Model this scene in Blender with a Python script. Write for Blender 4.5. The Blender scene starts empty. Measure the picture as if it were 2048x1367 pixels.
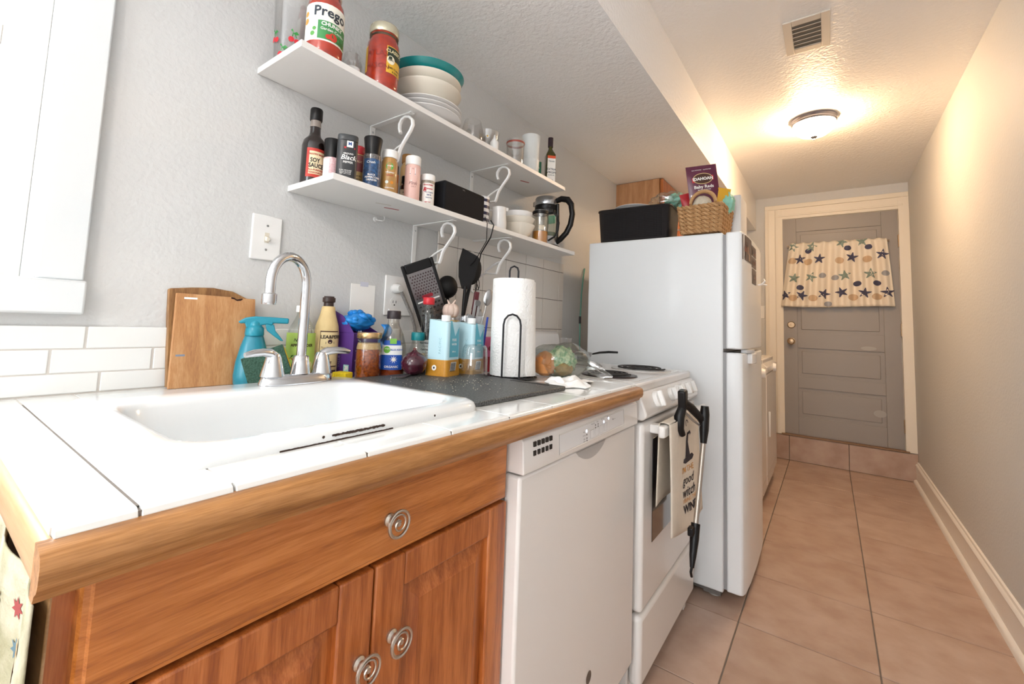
import bpy, math, random
from mathutils import Vector, Matrix
RN = random.Random(11)
sc = bpy.context.scene
COL = sc.collection
PI = math.pi
rad = math.radians

# ------------------------------------------------------------------ camera, world, lights, exposure
CAM = Vector((1.1327, -0.0772, 1.0690))
_r = Vector((0.808384512, 0.587440025, 0.037798114))
_u = Vector((0.017028844, -0.087521142, 0.996017102))
_f = Vector((-0.588408446, 0.804521141, 0.080754160))
cd = bpy.data.cameras.new('camera')
cd.sensor_width = 36.0
cd.lens = 880.302 / 2048 * 36.0
cd.shift_x = (1024 - 1015.074) / 2048
cd.shift_y = (575.636 - 683.5) / 2048
cd.clip_start = 0.02
cam = bpy.data.objects.new('camera', cd)
COL.objects.link(cam)
m4 = Matrix.Identity(4)
for i in range(3):
    m4[i][0], m4[i][1], m4[i][2], m4[i][3] = _r[i], _u[i], -_f[i], CAM[i]
cam.matrix_world = m4
sc.camera = cam

w = bpy.data.worlds.new('daylight'); sc.world = w; w.use_nodes = True
w.node_tree.nodes['Background'].inputs[0].default_value = (0.88, 0.95, 1.0, 1)
w.node_tree.nodes['Background'].inputs[1].default_value = 6.0

def area(name, loc, rot, sx, sy, power, col):
    l = bpy.data.lights.new(name, 'AREA'); l.shape = 'RECTANGLE'; l.size = sx; l.size_y = sy
    l.energy = power; l.color = col
    o = bpy.data.objects.new(name, l); COL.objects.link(o); o.location = loc; o.rotation_euler = rot
    return o
# daylight entering by the kitchen window (left wall), plus fill from an added unseen rear window
area('window_daylight', (-0.16, -0.375, 1.54), (0, rad(-90), 0), 0.80, 0.82, 13, (0.88, 0.95, 1.0))
area('rear_fill', (0.9, -2.78, 1.25), (rad(90), 0, 0), 1.2, 1.7, 9, (0.94, 0.97, 1.0))

vs = sc.view_settings
vs.view_transform = 'Standard'; vs.look = 'None'; vs.gamma = 1.0; vs.use_curve_mapping = False
vs.exposure = 0.5

# ------------------------------------------------------------------ materials
def lin(h):
    h = h.lstrip('#'); r = []
    for i in (0, 2, 4):
        c = int(h[i:i+2], 16) / 255
        r.append(c / 12.92 if c <= .04045 else ((c + .055) / 1.055) ** 2.4)
    return (*r, 1)
MATS = {}
def mat(name, col, rough=.5, metal=0., spec=.5, bump=None, var=None, coat=0., emit=0., sss=0., detail=3):
    if name in MATS: return MATS[name]
    m = bpy.data.materials.new(name); m.use_nodes = True; nt = m.node_tree; p = nt.nodes['Principled BSDF']
    c = lin(col) if isinstance(col, str) else col
    p.inputs['Base Color'].default_value = c
    p.inputs['Roughness'].default_value = rough; p.inputs['Metallic'].default_value = metal
    p.inputs['Specular IOR Level'].default_value = spec; p.inputs['Coat Weight'].default_value = coat
    if emit:
        p.inputs['Emission Color'].default_value = c; p.inputs['Emission Strength'].default_value = emit
    if sss: p.inputs['Subsurface Weight'].default_value = sss; p.inputs['Subsurface Radius'].default_value = (.01, .006, .004)
    tc = nt.nodes.new('ShaderNodeTexCoord')
    if var:                       # (scale, amount[, second colour])
        n = nt.nodes.new('ShaderNodeTexNoise'); n.inputs['Scale'].default_value = var[0]; n.inputs['Detail'].default_value = detail
        nt.links.new(tc.outputs['Object'], n.inputs['Vector'])
        mx = nt.nodes.new('ShaderNodeMix'); mx.data_type = 'RGBA'
        rp = nt.nodes.new('ShaderNodeMapRange'); rp.inputs[1].default_value = .35; rp.inputs[2].default_value = .65; rp.inputs[3].default_value = 0; rp.inputs[4].default_value = var[1]
        nt.links.new(n.outputs['Fac'], rp.inputs[0]); nt.links.new(rp.outputs[0], mx.inputs[0])
        mx.inputs[6].default_value = c
        mx.inputs[7].default_value = lin(var[2]) if len(var) > 2 else (c[0]*.6, c[1]*.6, c[2]*.6, 1)
        nt.links.new(mx.outputs[2], p.inputs['Base Color'])
    if bump:                      # (scale, strength[, distance])
        n2 = nt.nodes.new('ShaderNodeTexNoise'); n2.inputs['Scale'].default_value = bump[0]; n2.inputs['Detail'].default_value = 2
        nt.links.new(tc.outputs['Object'], n2.inputs['Vector'])
        b = nt.nodes.new('ShaderNodeBump'); b.inputs['Strength'].default_value = bump[1]
        b.inputs['Distance'].default_value = bump[2] if len(bump) > 2 else .004
        nt.links.new(n2.outputs['Fac'], b.inputs['Height']); nt.links.new(b.outputs[0], p.inputs['Normal'])
    MATS[name] = m
    return m
def wood(name, c1, c2, axis='y', scale=9., rough=.38, coat=.25, stretch=14., c3=None):
    m = bpy.data.materials.new(name); m.use_nodes = True; nt = m.node_tree; p = nt.nodes['Principled BSDF']
    p.inputs['Roughness'].default_value = rough; p.inputs['Coat Weight'].default_value = coat; p.inputs['Coat Roughness'].default_value = .25
    tc = nt.nodes.new('ShaderNodeTexCoord'); mp = nt.nodes.new('ShaderNodeMapping')
    s = [stretch] * 3; s['xyz'.index(axis)] = 1.0
    mp.inputs['Scale'].default_value = s
    nt.links.new(tc.outputs['Object'], mp.inputs['Vector'])
    n = nt.nodes.new('ShaderNodeTexNoise'); n.inputs['Scale'].default_value = scale * .35; n.inputs['Detail'].default_value = 5; n.inputs['Distortion'].default_value = .6
    nt.links.new(mp.outputs[0], n.inputs['Vector'])
    n2 = nt.nodes.new('ShaderNodeTexNoise'); n2.inputs['Scale'].default_value = scale * 3; n2.inputs['Detail'].default_value = 3
    nt.links.new(mp.outputs[0], n2.inputs['Vector'])
    ad = nt.nodes.new('ShaderNodeMath'); ad.operation = 'MULTIPLY_ADD'; ad.inputs[1].default_value = .45
    nt.links.new(n2.outputs['Fac'], ad.inputs[0]); nt.links.new(n.outputs['Fac'], ad.inputs[2])
    cr = nt.nodes.new('ShaderNodeValToRGB')
    cr.color_ramp.elements[0].position = .50; cr.color_ramp.elements[0].color = lin(c2)
    cr.color_ramp.elements[1].position = .88; cr.color_ramp.elements[1].color = lin(c1)
    if c3:
        e = cr.color_ramp.elements.new(.68); e.color = lin(c3)
    nt.links.new(ad.outputs[0], cr.inputs[0]); nt.links.new(cr.outputs[0], p.inputs['Base Color'])
    b = nt.nodes.new('ShaderNodeBump'); b.inputs['Strength'].default_value = .08; b.inputs['Distance'].default_value = .002
    nt.links.new(n2.outputs['Fac'], b.inputs['Height']); nt.links.new(b.outputs[0], p.inputs['Normal'])
    MATS[name] = m
    return m
def glass(name, tint='#ffffff', gloss=.10, edge=.75, rough=.02):
    m = bpy.data.materials.new(name); m.use_nodes = True; nt = m.node_tree
    for n in list(nt.nodes): nt.nodes.remove(n)
    out = nt.nodes.new('ShaderNodeOutputMaterial'); mx = nt.nodes.new('ShaderNodeMixShader')
    tr = nt.nodes.new('ShaderNodeBsdfTransparent'); tr.inputs[0].default_value = lin(tint)
    gl = nt.nodes.new('ShaderNodeBsdfGlossy'); gl.inputs['Roughness'].default_value = rough
    lw = nt.nodes.new('ShaderNodeLayerWeight'); lw.inputs[0].default_value = .35
    mr = nt.nodes.new('ShaderNodeMapRange'); mr.inputs[3].default_value = gloss; mr.inputs[4].default_value = edge
    nt.links.new(lw.outputs['Facing'], mr.inputs[0]); pw = nt.nodes.new('ShaderNodeMath'); pw.operation = 'POWER'; pw.inputs[1].default_value = 2.2
    nt.links.new(lw.outputs['Facing'], pw.inputs[0]); nt.links.new(pw.outputs[0], mr.inputs[0])
    nt.links.new(mr.outputs[0], mx.inputs[0]); nt.links.new(tr.outputs[0], mx.inputs[1]); nt.links.new(gl.outputs[0], mx.inputs[2])
    nt.links.new(mx.outputs[0], out.inputs[0])
    MATS[name] = m
    return m
K = mat
WALL = mat('wall_paint', '#d3d3d2', .62, bump=(95, .35, .004), var=(2, .06))
CEIL = mat('ceiling_paint', '#f5f4f3', .38, bump=(70, .5, .006))
TRIM = mat('white_trim', '#f0ece6', .35)
CASE = mat('cream_trim', '#efe6d6', .38)
GREY = mat('door_grey', '#9a938d', .42, var=(3, .05))
WHITE = mat('white_enamel', '#e6e9ea', .16, coat=.3)
APPL = mat('appliance_white', '#e9e6e3', .24, coat=.2)
FRDG = mat('fridge_white', '#eef1f3', .3, bump=(600, .06, .001), coat=.15)
PLAS = mat('white_plastic', '#efeeec', .35)
BLK = mat('black_plastic', '#0b0a0c', .38, spec=.35)
BLKM = mat('black_matte', '#100f11', .6, spec=.3)
CHR = mat('chrome', '#d8d9dc', .09, metal=1.)
STEEL = mat('brushed_steel', '#b9babc', .28, metal=1., var=(40, .15))
NICK = mat('satin_nickel', '#c7bfb4', .3, metal=1.)
TILEW = mat('white_glazed_tile', '#eaebe9', .14, coat=.4, var=(6, .05))
GROUT = mat('grout', '#7d746c', .85, var=(30, .4))
GROUTL = mat('pale_grout', '#cbc6c0', .85)
GLASS = glass('clear_glass')
GLASSB = glass('bottle_plastic', '#f4f6f4', .06, .5, .08)
PAPER = mat('white_paper', '#f6f4f0', .8)
INK = mat('black_ink', '#1a191b', .6)
WINK = mat('white_ink', '#f4f2ee', .6)
OAK = wood('oak_cabinet', '#cb8040', '#98541d', 'y', 12, .36, .3, 16, '#b76c2c')
OAKV = wood('oak_cabinet_upright', '#c0723a', '#8a451a', 'z', 12, .36, .3, 16, '#a65b26')
OAKE = wood('oak_edge', '#b98450', '#85562a', 'y', 14, .4, .2, 18, '#a06d3a')
OAKX = wood('oak_end', '#c9a274', '#a8804f', 'x', 8, .4, .2, 14)
BIRCH = wood('birch_board', '#c99a6c', '#a8744a', 'z', 10, .55, .0, 16, '#b98555')
WALN = wood('dark_board', '#a67b4b', '#6e4724', 'z', 9, .5, .1, 14)

# ------------------------------------------------------------------ mesh helpers
class B:
    def __init__(s): s.v = []; s.f = []
    def add(s, vs, fs):
        o = len(s.v); s.v += [Vector(p) for p in vs]; s.f += [[o + i for i in f] for f in fs]; return s
    def join(s, b): return s.add(b.v, b.f)
    def box(s, x0, x1, y0, y1, z0, z1):
        return s.add([(x0,y0,z0),(x1,y0,z0),(x1,y1,z0),(x0,y1,z0),(x0,y0,z1),(x1,y0,z1),(x1,y1,z1),(x0,y1,z1)],
                     [(0,3,2,1),(4,5,6,7),(0,1,5,4),(1,2,6,5),(2,3,7,6),(3,0,4,7)])
    def lathe(s, prof, n=24, sx=1., sy=1.):
        rings = []; vs = []
        for r, z in prof:
            if r < 1e-6: rings.append([len(vs)]); vs.append((0, 0, z))
            else:
                rings.append(list(range(len(vs), len(vs) + n)))
                vs += [(r*sx*math.cos(2*PI*k/n), r*sy*math.sin(2*PI*k/n), z) for k in range(n)]
        fs = []
        for a, b in zip(rings, rings[1:]):
            for k in range(n):
                k2 = (k + 1) % n
                if len(a) == 1 and len(b) == 1: continue
                if len(a) == 1: fs.append((a[0], b[k2], b[k]))
                elif len(b) == 1: fs.append((a[k], a[k2], b[0]))
                else: fs.append((a[k], a[k2], b[k2], b[k]))
        return s.add(vs, fs)
    def cyl(s, r, z0, z1, n=20, r2=None):
        r2 = r if r2 is None else r2
        return s.lathe([(0, z0), (r, z0), (r2, z1), (0, z1)], n)
    def tube(s, path, r, n=8, closed=False, flat=1.):
        path = [Vector(p) for p in path]; m = len(path)
        rr = r if isinstance(r, (list, tuple)) else [r] * m
        tg = []
        for i in range(m):
            a = path[i-1] if (i > 0 or closed) else path[i]; b = path[(i+1) % m] if (i < m-1 or closed) else path[i]
            t = (b - a); tg.append(t.normalized() if t.length > 1e-9 else Vector((0, 0, 1)))
        up = Vector((0, 0, 1)) if abs(tg[0].z) < .9 else Vector((1, 0, 0))
        nv = (up - tg[0] * up.dot(tg[0])).normalized(); vs = []
        for i in range(m):
            nv = nv - tg[i] * nv.dot(tg[i]); nv.normalize(); bv = tg[i].cross(nv)
            for k in range(n):
                a = 2*PI*k/n; vs.append(path[i] + (nv*math.cos(a)*flat + bv*math.sin(a)) * rr[i])
        fs = []
        for i in range(m if closed else m-1):
            j = (i + 1) % m
            for k in range(n):
                k2 = (k+1) % n; fs.append((i*n+k, i*n+k2, j*n+k2, j*n+k))
        if not closed: fs += [tuple(range(n-1, -1, -1)), tuple(range((m-1)*n, m*n))]
        return s.add(vs, fs)
    def prism(s, poly, axis, a, b):           # poly in the two other axes (cyclic order), extruded from a to b
        n = len(poly)
        def P(p, t):
            return {'x': (t, p[0], p[1]), 'y': (p[0], t, p[1]), 'z': (p[0], p[1], t)}[axis]
        vs = [P(p, a) for p in poly] + [P(p, b) for p in poly]
        fs = [tuple(range(n-1, -1, -1)), tuple(range(n, 2*n))] + [(i, (i+1) % n, n+(i+1) % n, n+i) for i in range(n)]
        return s.add(vs, fs)
    def grid(s, fn, nu, nv, cu=False):
        vs = [fn(i/nu, j/nv) for j in range(nv+1) for i in range(nu + (0 if cu else 1))]
        W = nu if cu else nu+1
        fs = [(j*W+i, j*W+(i+1) % W, (j+1)*W+(i+1) % W, (j+1)*W+i) for j in range(nv) for i in range(nu)]
        return s.add(vs, fs)
    def ell(s, c, rx, ry, rz, n=16, m=10):
        b = B().lathe([(math.sin(PI*i/m), -math.cos(PI*i/m)) for i in range(m+1)], n)
        return s.add([(c[0]+p.x*rx, c[1]+p.y*ry, c[2]+p.z*rz) for p in b.v], b.f)
    def patch(s, R, a0, a1, z0, z1, n=14, R2=None):
        a0, a1 = rad(a0), rad(a1); R2 = R if R2 is None else R2
        return s.grid(lambda u, t: ((R+(R2-R)*t)*math.cos(a0+(a1-a0)*u), (R+(R2-R)*t)*math.sin(a0+(a1-a0)*u), z0+(z1-z0)*t), n, 1)
    def poly(s, pts): return s.add([(p[0], p[1], 0) for p in pts], [tuple(range(len(pts)))])
    def disc(s, x, y, r, n=20, ry=None):
        ry = r if ry is None else ry
        return s.poly([(x + r*math.cos(2*PI*k/n), y + ry*math.sin(2*PI*k/n)) for k in range(n)])
    def rect(s, x0, x1, y0, y1): return s.poly([(x0,y0),(x1,y0),(x1,y1),(x0,y1)])
    def star(s, x, y, r, ri, n=5, rot=0.):
        return s.poly([(x + (r if k % 2 == 0 else ri)*math.sin(rot+PI*k/n), y + (r if k % 2 == 0 else ri)*math.cos(rot+PI*k/n)) for k in range(2*n)])
    def text(s, body, size, x=0, y=0, bold=0., shear=0., align='CENTER', sp=1., sx=1.):
        cu = bpy.data.curves.new('t', 'FONT'); cu.body = body; cu.size = size; cu.align_x = align; cu.align_y = 'CENTER'
        cu.offset = bold * size; cu.shear = shear; cu.resolution_u = 2; cu.space_character = sp
        o = bpy.data.objects.new('t', cu); me = bpy.data.meshes.new_from_object(o)
        s.add([(v.co.x*sx + x, v.co.y + y, 0) for v in me.vertices], [tuple(p.vertices) for p in me.polygons])
        bpy.data.objects.remove(o); bpy.data.curves.remove(cu); bpy.data.meshes.remove(me)
        return s
    def wrap(s, R, ang=0., z=0., R2=None, h=1.):
        a = rad(ang); s.v = [Vector(((R)*math.cos(a+p.x/R), R*math.sin(a+p.x/R), z+p.y)) for p in s.v]; return s
    def place(s, o, right, up):
        o, right, up = Vector(o), Vector(right), Vector(up); n = right.cross(up)
        s.v = [o + right*p.x + up*p.y + n*p.z for p in s.v]; return s
    def mapf(s, fn): s.v = [Vector(fn(p)) for p in s.v]; return s
    def xf(s, M): s.v = [M @ p for p in s.v]; return s
    def move(s, x, y, z): s.v = [p + Vector((x, y, z)) for p in s.v]; return s
    def rot(s, axis, deg): return s.xf(Matrix.Rotation(rad(deg), 4, axis.upper()))

def obj(name, b, m, parent=None, sm=40, bev=0., seg=2, label=None, kind=None, loc=None):
    me = bpy.data.meshes.new(name); me.from_pydata([tuple(p) for p in b.v], [], b.f); me.update()
    me.materials.append(m)
    if sm:
        me.polygons.foreach_set('use_smooth', [True] * len(me.polygons)); me.set_sharp_from_angle(angle=rad(sm))
    o = bpy.data.objects.new(name, me); COL.objects.link(o)
    if parent: o.parent = parent
    if loc: o.location = loc
    if bev:
        md = o.modifiers.new('bevel', 'BEVEL'); md.width = bev; md.segments = seg; md.limit_method = 'ANGLE'; md.angle_limit = rad(35)
    if label: o['label'] = label
    if kind: o['kind'] = kind
    return o
def tag(o, label, cat, group=None):
    o['label'] = label; o['category'] = cat
    if group: o['group'] = group
    return o
def thing(name, label, cat, loc=(0, 0, 0), rz=0., group=None):
    o = bpy.data.objects.new(name, None); COL.objects.link(o); o.empty_display_size = .02
    o.location = loc; o.rotation_euler = (0, 0, rz)
    return tag(o, label, cat, group)
def struct(name, b, m, parent=None, bev=0., sm=40, label=None):
    o = obj(name, b, m, parent, sm, bev)
    if parent is None: o['kind'] = 'structure'
    if label: o['label'] = label
    return o
def single(name, b, m, label, cat, loc=(0, 0, 0), rz=0., group=None, sm=40, bev=0.):
    o = obj(name, b, m, None, sm, bev, loc=loc); o.rotation_euler = (0, 0, rz)
    return tag(o, label, cat, group)
def dup(root, loc=None, rz=None, label=None, group=None):
    r = root.copy(); COL.objects.link(r)
    if loc is not None: r.location = loc
    if rz is not None: r.rotation_euler = (0, 0, rz)
    if label: r['label'] = label
    if group: r['group'] = group
    for ch in list(root.children):
        c = ch.copy(); COL.objects.link(c); c.parent = r
        for g in list(ch.children):
            e = g.copy(); COL.objects.link(e); e.parent = c
    return r
def face(x, y, tw=0.): return math.atan2(CAM.y - y, CAM.x - x) + rad(tw)

# ------------------------------------------------------------------ structure
YE, YB, XR, ZC, ZS, XS = 4.53, -2.6, 1.66, 2.31, 2.022, .601
WY0, WY1, WZ0, WZ1 = -.80, .055, 1.118, 1.98
b = B()
b.box(-.12, 0, YB, WY0, 0, ZC).box(-.12, 0, WY1, YE, 0, ZC).box(-.12, 0, WY0, WY1, 0, WZ0-.03).box(-.12, 0, WY0, WY1, WZ1, ZC)
wall_left = struct('wall_left', b, WALL, sm=0)
struct('wall_right', B().box(XR, XR+.12, YB, YE, 0, ZC), WALL, sm=0)
DX0, DX1, DZ0, DZ1 = .807, 1.5945, .209, 2.098
b = B().box(0, DX0-.02, YE, YE+.12, 0, ZC).box(DX1+.02, XR, YE, YE+.12, 0, ZC).box(DX0-.02, DX1+.02, YE, YE+.12, DZ1+.015, ZC).box(DX0-.02, DX1+.02, YE, YE+.12, 0, DZ0)
struct('wall_end', b, WALL, sm=0)
b = B().box(0, .25, YB-.12, YB, 0, ZC).box(1.55, XR, YB-.12, YB, 0, ZC).box(.25, 1.55, YB-.12, YB, 0, .35).box(.25, 1.55, YB-.12, YB, 2.15, ZC)
struct('wall_back', b, WALL, sm=0)
b = B().prism([(0, ZS), (XS, ZS), (XS, ZC), (XR, ZC), (XR, ZC+.1), (0, ZC+.1)], 'y', YB, YE)
struct('ceiling', b, CEIL, sm=0)
# rear window behind the camera, added unseen to let fill light in
w2 = struct('added_rear_window', B().box(.25, .31, YB-.1, YB-.02, .35, 2.15).box(1.49, 1.55, YB-.1, YB-.02, .35, 2.15).box(.31, 1.49, YB-.1, YB-.02, .35, .41).box(.31, 1.49, YB-.1, YB-.02, 2.09, 2.15).box(.88, .92, YB-.09, YB-.03, .41, 2.09), TRIM)
obj('pane', B().box(.31, .88, YB-.062, YB-.058, .41, 2.09), GLASS, w2); obj('pane', B().box(.92, 1.49, YB-.062, YB-.058, .41, 2.09), GLASS, w2)
# floor of square tiles
FT = [mat('floor_tile_a', '#c0a696', .42, var=(9, .7, '#a78875'), bump=(40, .1), coat=.1, detail=8), mat('floor_tile_b', '#bda392', .45, var=(8, .7, '#a58572'), bump=(40, .1), coat=.1, detail=8), mat('floor_tile_c', '#c4ab9b', .42, var=(10, .65, '#ad8e7a'), bump=(40, .1), coat=.1, detail=8)]
floor = struct('floor', B().box(-.12, XR+.12, YB-.12, YE+.12, -.06, -.004), GROUT, sm=0)
P_, Q_ = .4053, .4103
for i in range(-2, 2):
    for j in range(-11, 7):
        x0 = .8425 + P_*i; y0 = 1.8496 + Q_*j
        x1, y1 = min(x0+P_, XR+.01), min(y0+Q_, YE); x0, y0 = max(x0, 0), max(y0, YB)
        if x1-x0 < .02 or y1-y0 < .02: continue
        g = .0022
        obj('tile', B().box(x0+g, x1-g, y0+g, y1-g, -.012, 0), FT[(i*5+j*3+j*j) % 3], floor, sm=0, bev=.0012, seg=1)
# tiled riser under the end door
riser = struct('wall_step', B().box(.40, XR, 4.503, YE, 0, DZ0), GROUT, sm=0)
for x0, x1 in ((.40, .8425), (.8425, 1.2478), (1.2478, XR)):
    obj('tile', B().box(x0+.002, x1-.002, 4.495, 4.504, .003, DZ0-.004), FT[1], riser, sm=0, bev=.001, seg=1)
struct('trim_1', B().box(DX0-.02, DX1+.02, 4.488, YE+.02, DZ0, DZ0+.009), mat('threshold', '#8f6f52', .5), bev=.002)
# right baseboard with cap and shoe mouldings
bb = struct('baseboard_right', B().box(XR-.016, XR, YB, 4.495, 0, .128), TRIM)
obj('cap_moulding', B().prism([(XR-.016, .118), (XR-.02, .128), (XR-.016, .136), (XR-.01, .14), (XR-.008, .15), (XR, .152), (XR, .118)], 'y', YB, 4.495), TRIM, bb)
obj('shoe_moulding', B().prism([(XR-.034, 0), (XR-.032, .012), (XR-.026, .02), (XR-.016, .024), (XR-.01, .024), (XR-.01, 0)], 'y', YB, 4.495), TRIM, bb)
# backsplash: three courses of narrow tiles behind the counter
obj('backsplash_bed', B().box(0, .0078, -.80, 1.185, .905, 1.033), GROUTL, wall_left, sm=0)
zr = [(.912, .9475), (.9495, .9915), (.9935, 1.034)]
for r, (z0, z1) in enumerate(zr):
    y = -.78 + (.07, .0, .045)[r] - .0265
    while y < 1.17:
        y1 = min(y+.147, 1.185)
        obj('backsplash_tile', B().box(.0, .009, y+.0009, y1-.0009, z0, z1), TILEW, wall_left, sm=0, bev=.0015, seg=2)
        y += .1488
# square tiles on the wall behind the stove
yl = [1.03, 1.1355, 1.29, 1.4445, 1.599, 1.7535, 1.908, 1.957]
zl = [.90, 1.05, 1.198, 1.345, 1.392]
obj('tile_bed', B().box(0, .003, 1.185, 1.957, .90, 1.391).box(0, .003, 1.035, 1.185, 1.04, 1.391), GROUT, wall_left, sm=0)
for a, c in zip(yl, yl[1:]):
    for z0, z1 in zip(zl, zl[1:]):
        if a < 1.18 and z0 < 1.0: continue
        obj('wall_tile', B().box(.002, .008, a+.0012, c-.0012, z0+.0012, z1-.0012), mat('cream_glazed_tile', '#e4ddd5', .2, coat=.3, var=(6, .06)), wall_left, sm=0, bev=.001, seg=1)
# kitchen window in the left wall
WTR = mat('window_white', '#dfe3e5', .35)
w1 = struct('window_1', B().box(.0, .018, WY1, WY1+.062, WZ0, WZ1).box(0, .018, WY0-.062, WY0, WZ0, WZ1).box(0, .018, WY0-.062, WY1+.062, WZ1, WZ1+.062), WTR, bev=.003, label='white painted window with flat casing')
obj('window_stool', B().box(-.10, .026, WY0-.066, WY1+.066, 1.056, WZ0), WTR, w1, bev=.004)
obj('jamb', B().box(-.12, .0, WY1-.014, WY1, WZ0, WZ1).box(-.12, 0, WY0, WY0+.014, WZ0, WZ1).box(-.12, 0, WY0, WY1, WZ1-.014, WZ1), WTR, w1)
obj('window_stop', B().box(-.045, -.03, WY1-.032, WY1-.014, WZ0, WZ1).box(-.045, -.03, WY0+.014, WY0+.032, WZ0, WZ1), TRIM, w1, bev=.003)
s = obj('sash', B().box(-.085, -.05, WY1-.07, WY1-.014, WZ0, WZ1-.014).box(-.085, -.05, WY0+.014, WY0+.07, WZ0, WZ1-.014).box(-.085, -.05, WY0+.07, WY1-.07, WZ0, WZ0+.06).box(-.085, -.05, WY0+.07, WY1-.07, WZ1-.06, WZ1-.014).box(-.085, -.05, WY0+.07, WY1-.07, 1.53, 1.57), TRIM, w1, bev=.003)
obj('pane', B().box(-.07, -.066, WY0+.07, WY1-.07, WZ0+.06, 1.53), GLASS, s); obj('pane', B().box(-.07, -.066, WY0+.07, WY1-.07, 1.57, WZ1-.06), GLASS, s)
# end door: grey panelled door with cream casing
def casing(x0, x1):                       # moulded profile across the casing, proud of the wall
    return [(x0, YE), (x0, YE-.022), (x0+.02, YE-.022), (x0+.03, YE-.017), (x0+.075, YE-.013), (x0+.085, YE-.018), (x0+.1, YE-.018), (x1, YE-.010), (x1, YE)]
b = B().prism(casing(.675, DX0), 'z', .209, 2.2275)
b.box(DX1, 1.659, YE-.018, YE, .152, 2.2275).box(DX1, DX1+.02, YE-.012, YE+.03, .209, DZ1)
b.box(DX0-.02, DX0+.004, YE-.01, YE+.1, .209, DZ1+.02).box(DX1-.004, DX1+.02, YE+.012, YE+.1, .209, DZ1+.02).box(DX0, DX1, YE+.006, YE+.1, DZ1-.003, DZ1+.02)
b.box(DX0-.0, DX1, YE-.013, YE, DZ1, 2.2275)
tr2 = struct('trim_2', b, CASE, sm=0)
obj('head_moulding', B().box(.673, 1.6585, YE-.0245, YE-.001, 2.19, 2.229), CASE, tr2, bev=.003)
obj('head_bead', B().box(.755, 1.625, YE-.0195, YE-.001, 2.122, 2.138), CASE, tr2, bev=.003)
d1 = struct('door_1', B().box(DX0+.003, DX1-.003, 4.545, 4.58, DZ0+.01, DZ1-.003), GREY, sm=0, label='grey painted panelled door')
def rail(x0, x1, z0, z1): return B().box(x0, x1, 4.535, 4.546, z0, z1)
zz = [(.219, .371), (.615, .712), (.956, 1.088), (1.978, 2.095)]
obj('stile', rail(DX0+.003, .912, .219, 2.095), GREY, d1, bev=.002); obj('stile', rail(1.49, DX1-.003, .219, 2.095), GREY, d1, bev=.002)
for a, c in zz: obj('rail', rail(.912, 1.49, a, c), GREY, d1, bev=.002)
for a, c in zip(zz, zz[1:]):
    z0, z1 = a[1], c[0]
    obj('panel', B().box(.94, 1.462, 4.539, 4.546, z0+.028, z1-.028), GREY, d1, bev=.004)
obj('paint_patch', B().disc(0, 0, .04, 16, .028).place((1.45, 4.5385, .47), (1, 0, 0), (0, 0, 1)), mat('filler_patch', '#aaa6a3', .7), d1, sm=0)
obj('paint_patch', B().disc(0, 0, .05, 16, .016).place((1.39, 4.5345, .98), (1, 0, 0), (0, 0, 1)), mat('filler_patch', '#aaa6a3', .7), d1, sm=0)
KN = mat('aged_brass', '#a58a6c', .28, metal=1.)
k = B().lathe([(0, 0), (.031, 0), (.031, .005), (.012, .008), (.011, .03), (.024, .038), (.028, .05), (.022, .062), (0, .066)], 20).rot('x', 90)
obj('door_knob', B().join(k).move(.865, 4.536, 1.011), KN, d1)
k = B().lathe([(0, 0), (.03, 0), (.03, .008), (.024, .014), (.008, .014), (.008, .019), (0, .02)], 20).rot('x', 90)
obj('deadbolt', B().join(k).move(.867, 4.536, 1.154), KN, d1)
for z in (1.841, 1.135, .396): obj('hinge', B().box(1.588, 1.60, 4.522, 4.537, z-.05, z+.05), KN, d1, bev=.002)
# ------------------------------------------------------------------ worktop, sink, faucet, sink cabinet
ZT = .91
SX0, SX1, SY0, SY1 = .155, .615, .078, .576            # sink outline
ct = thing('countertop', 'white tiled worktop with oak edge moulding around the sink', 'countertop', (0, 0, 0))
HX0, HX1, HY0, HY1 = SX0+.02, SX1-.02, SY0+.02, SY1-.02
sub = B()
for r in ((.0, HX0, .0, 1.185), (HX1, .68, 0, 1.185), (HX0, HX1, 0, HY0), (HX0, HX1, HY1, 1.185)):
    sub.box(r[0], min(r[1], .672), r[2], r[3], .872, .9086)
obj('grout_bed', sub, mat('white_grout', '#d8d4ce', .8), ct, sm=0)
obj('stained_joint', B().box(.08, .672, .0494, .0516, .9044, .9093), GROUT, ct, sm=0, label='dark stained grout joint')
for yj in (.0505, .268, .415, .562, .709, .856, 1.003, 1.15): obj('stained_joint', B().box(.660, .6798, yj-.0012, yj+.0012, .8985, .9075), GROUT, ct, sm=0)
xs_ = [.0095, .10, .245, .39, .535, .6816]
ys_ = [0.0, .0505, .121, .268, .415, .562, .709, .856, 1.003, 1.15, 1.185]
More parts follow.
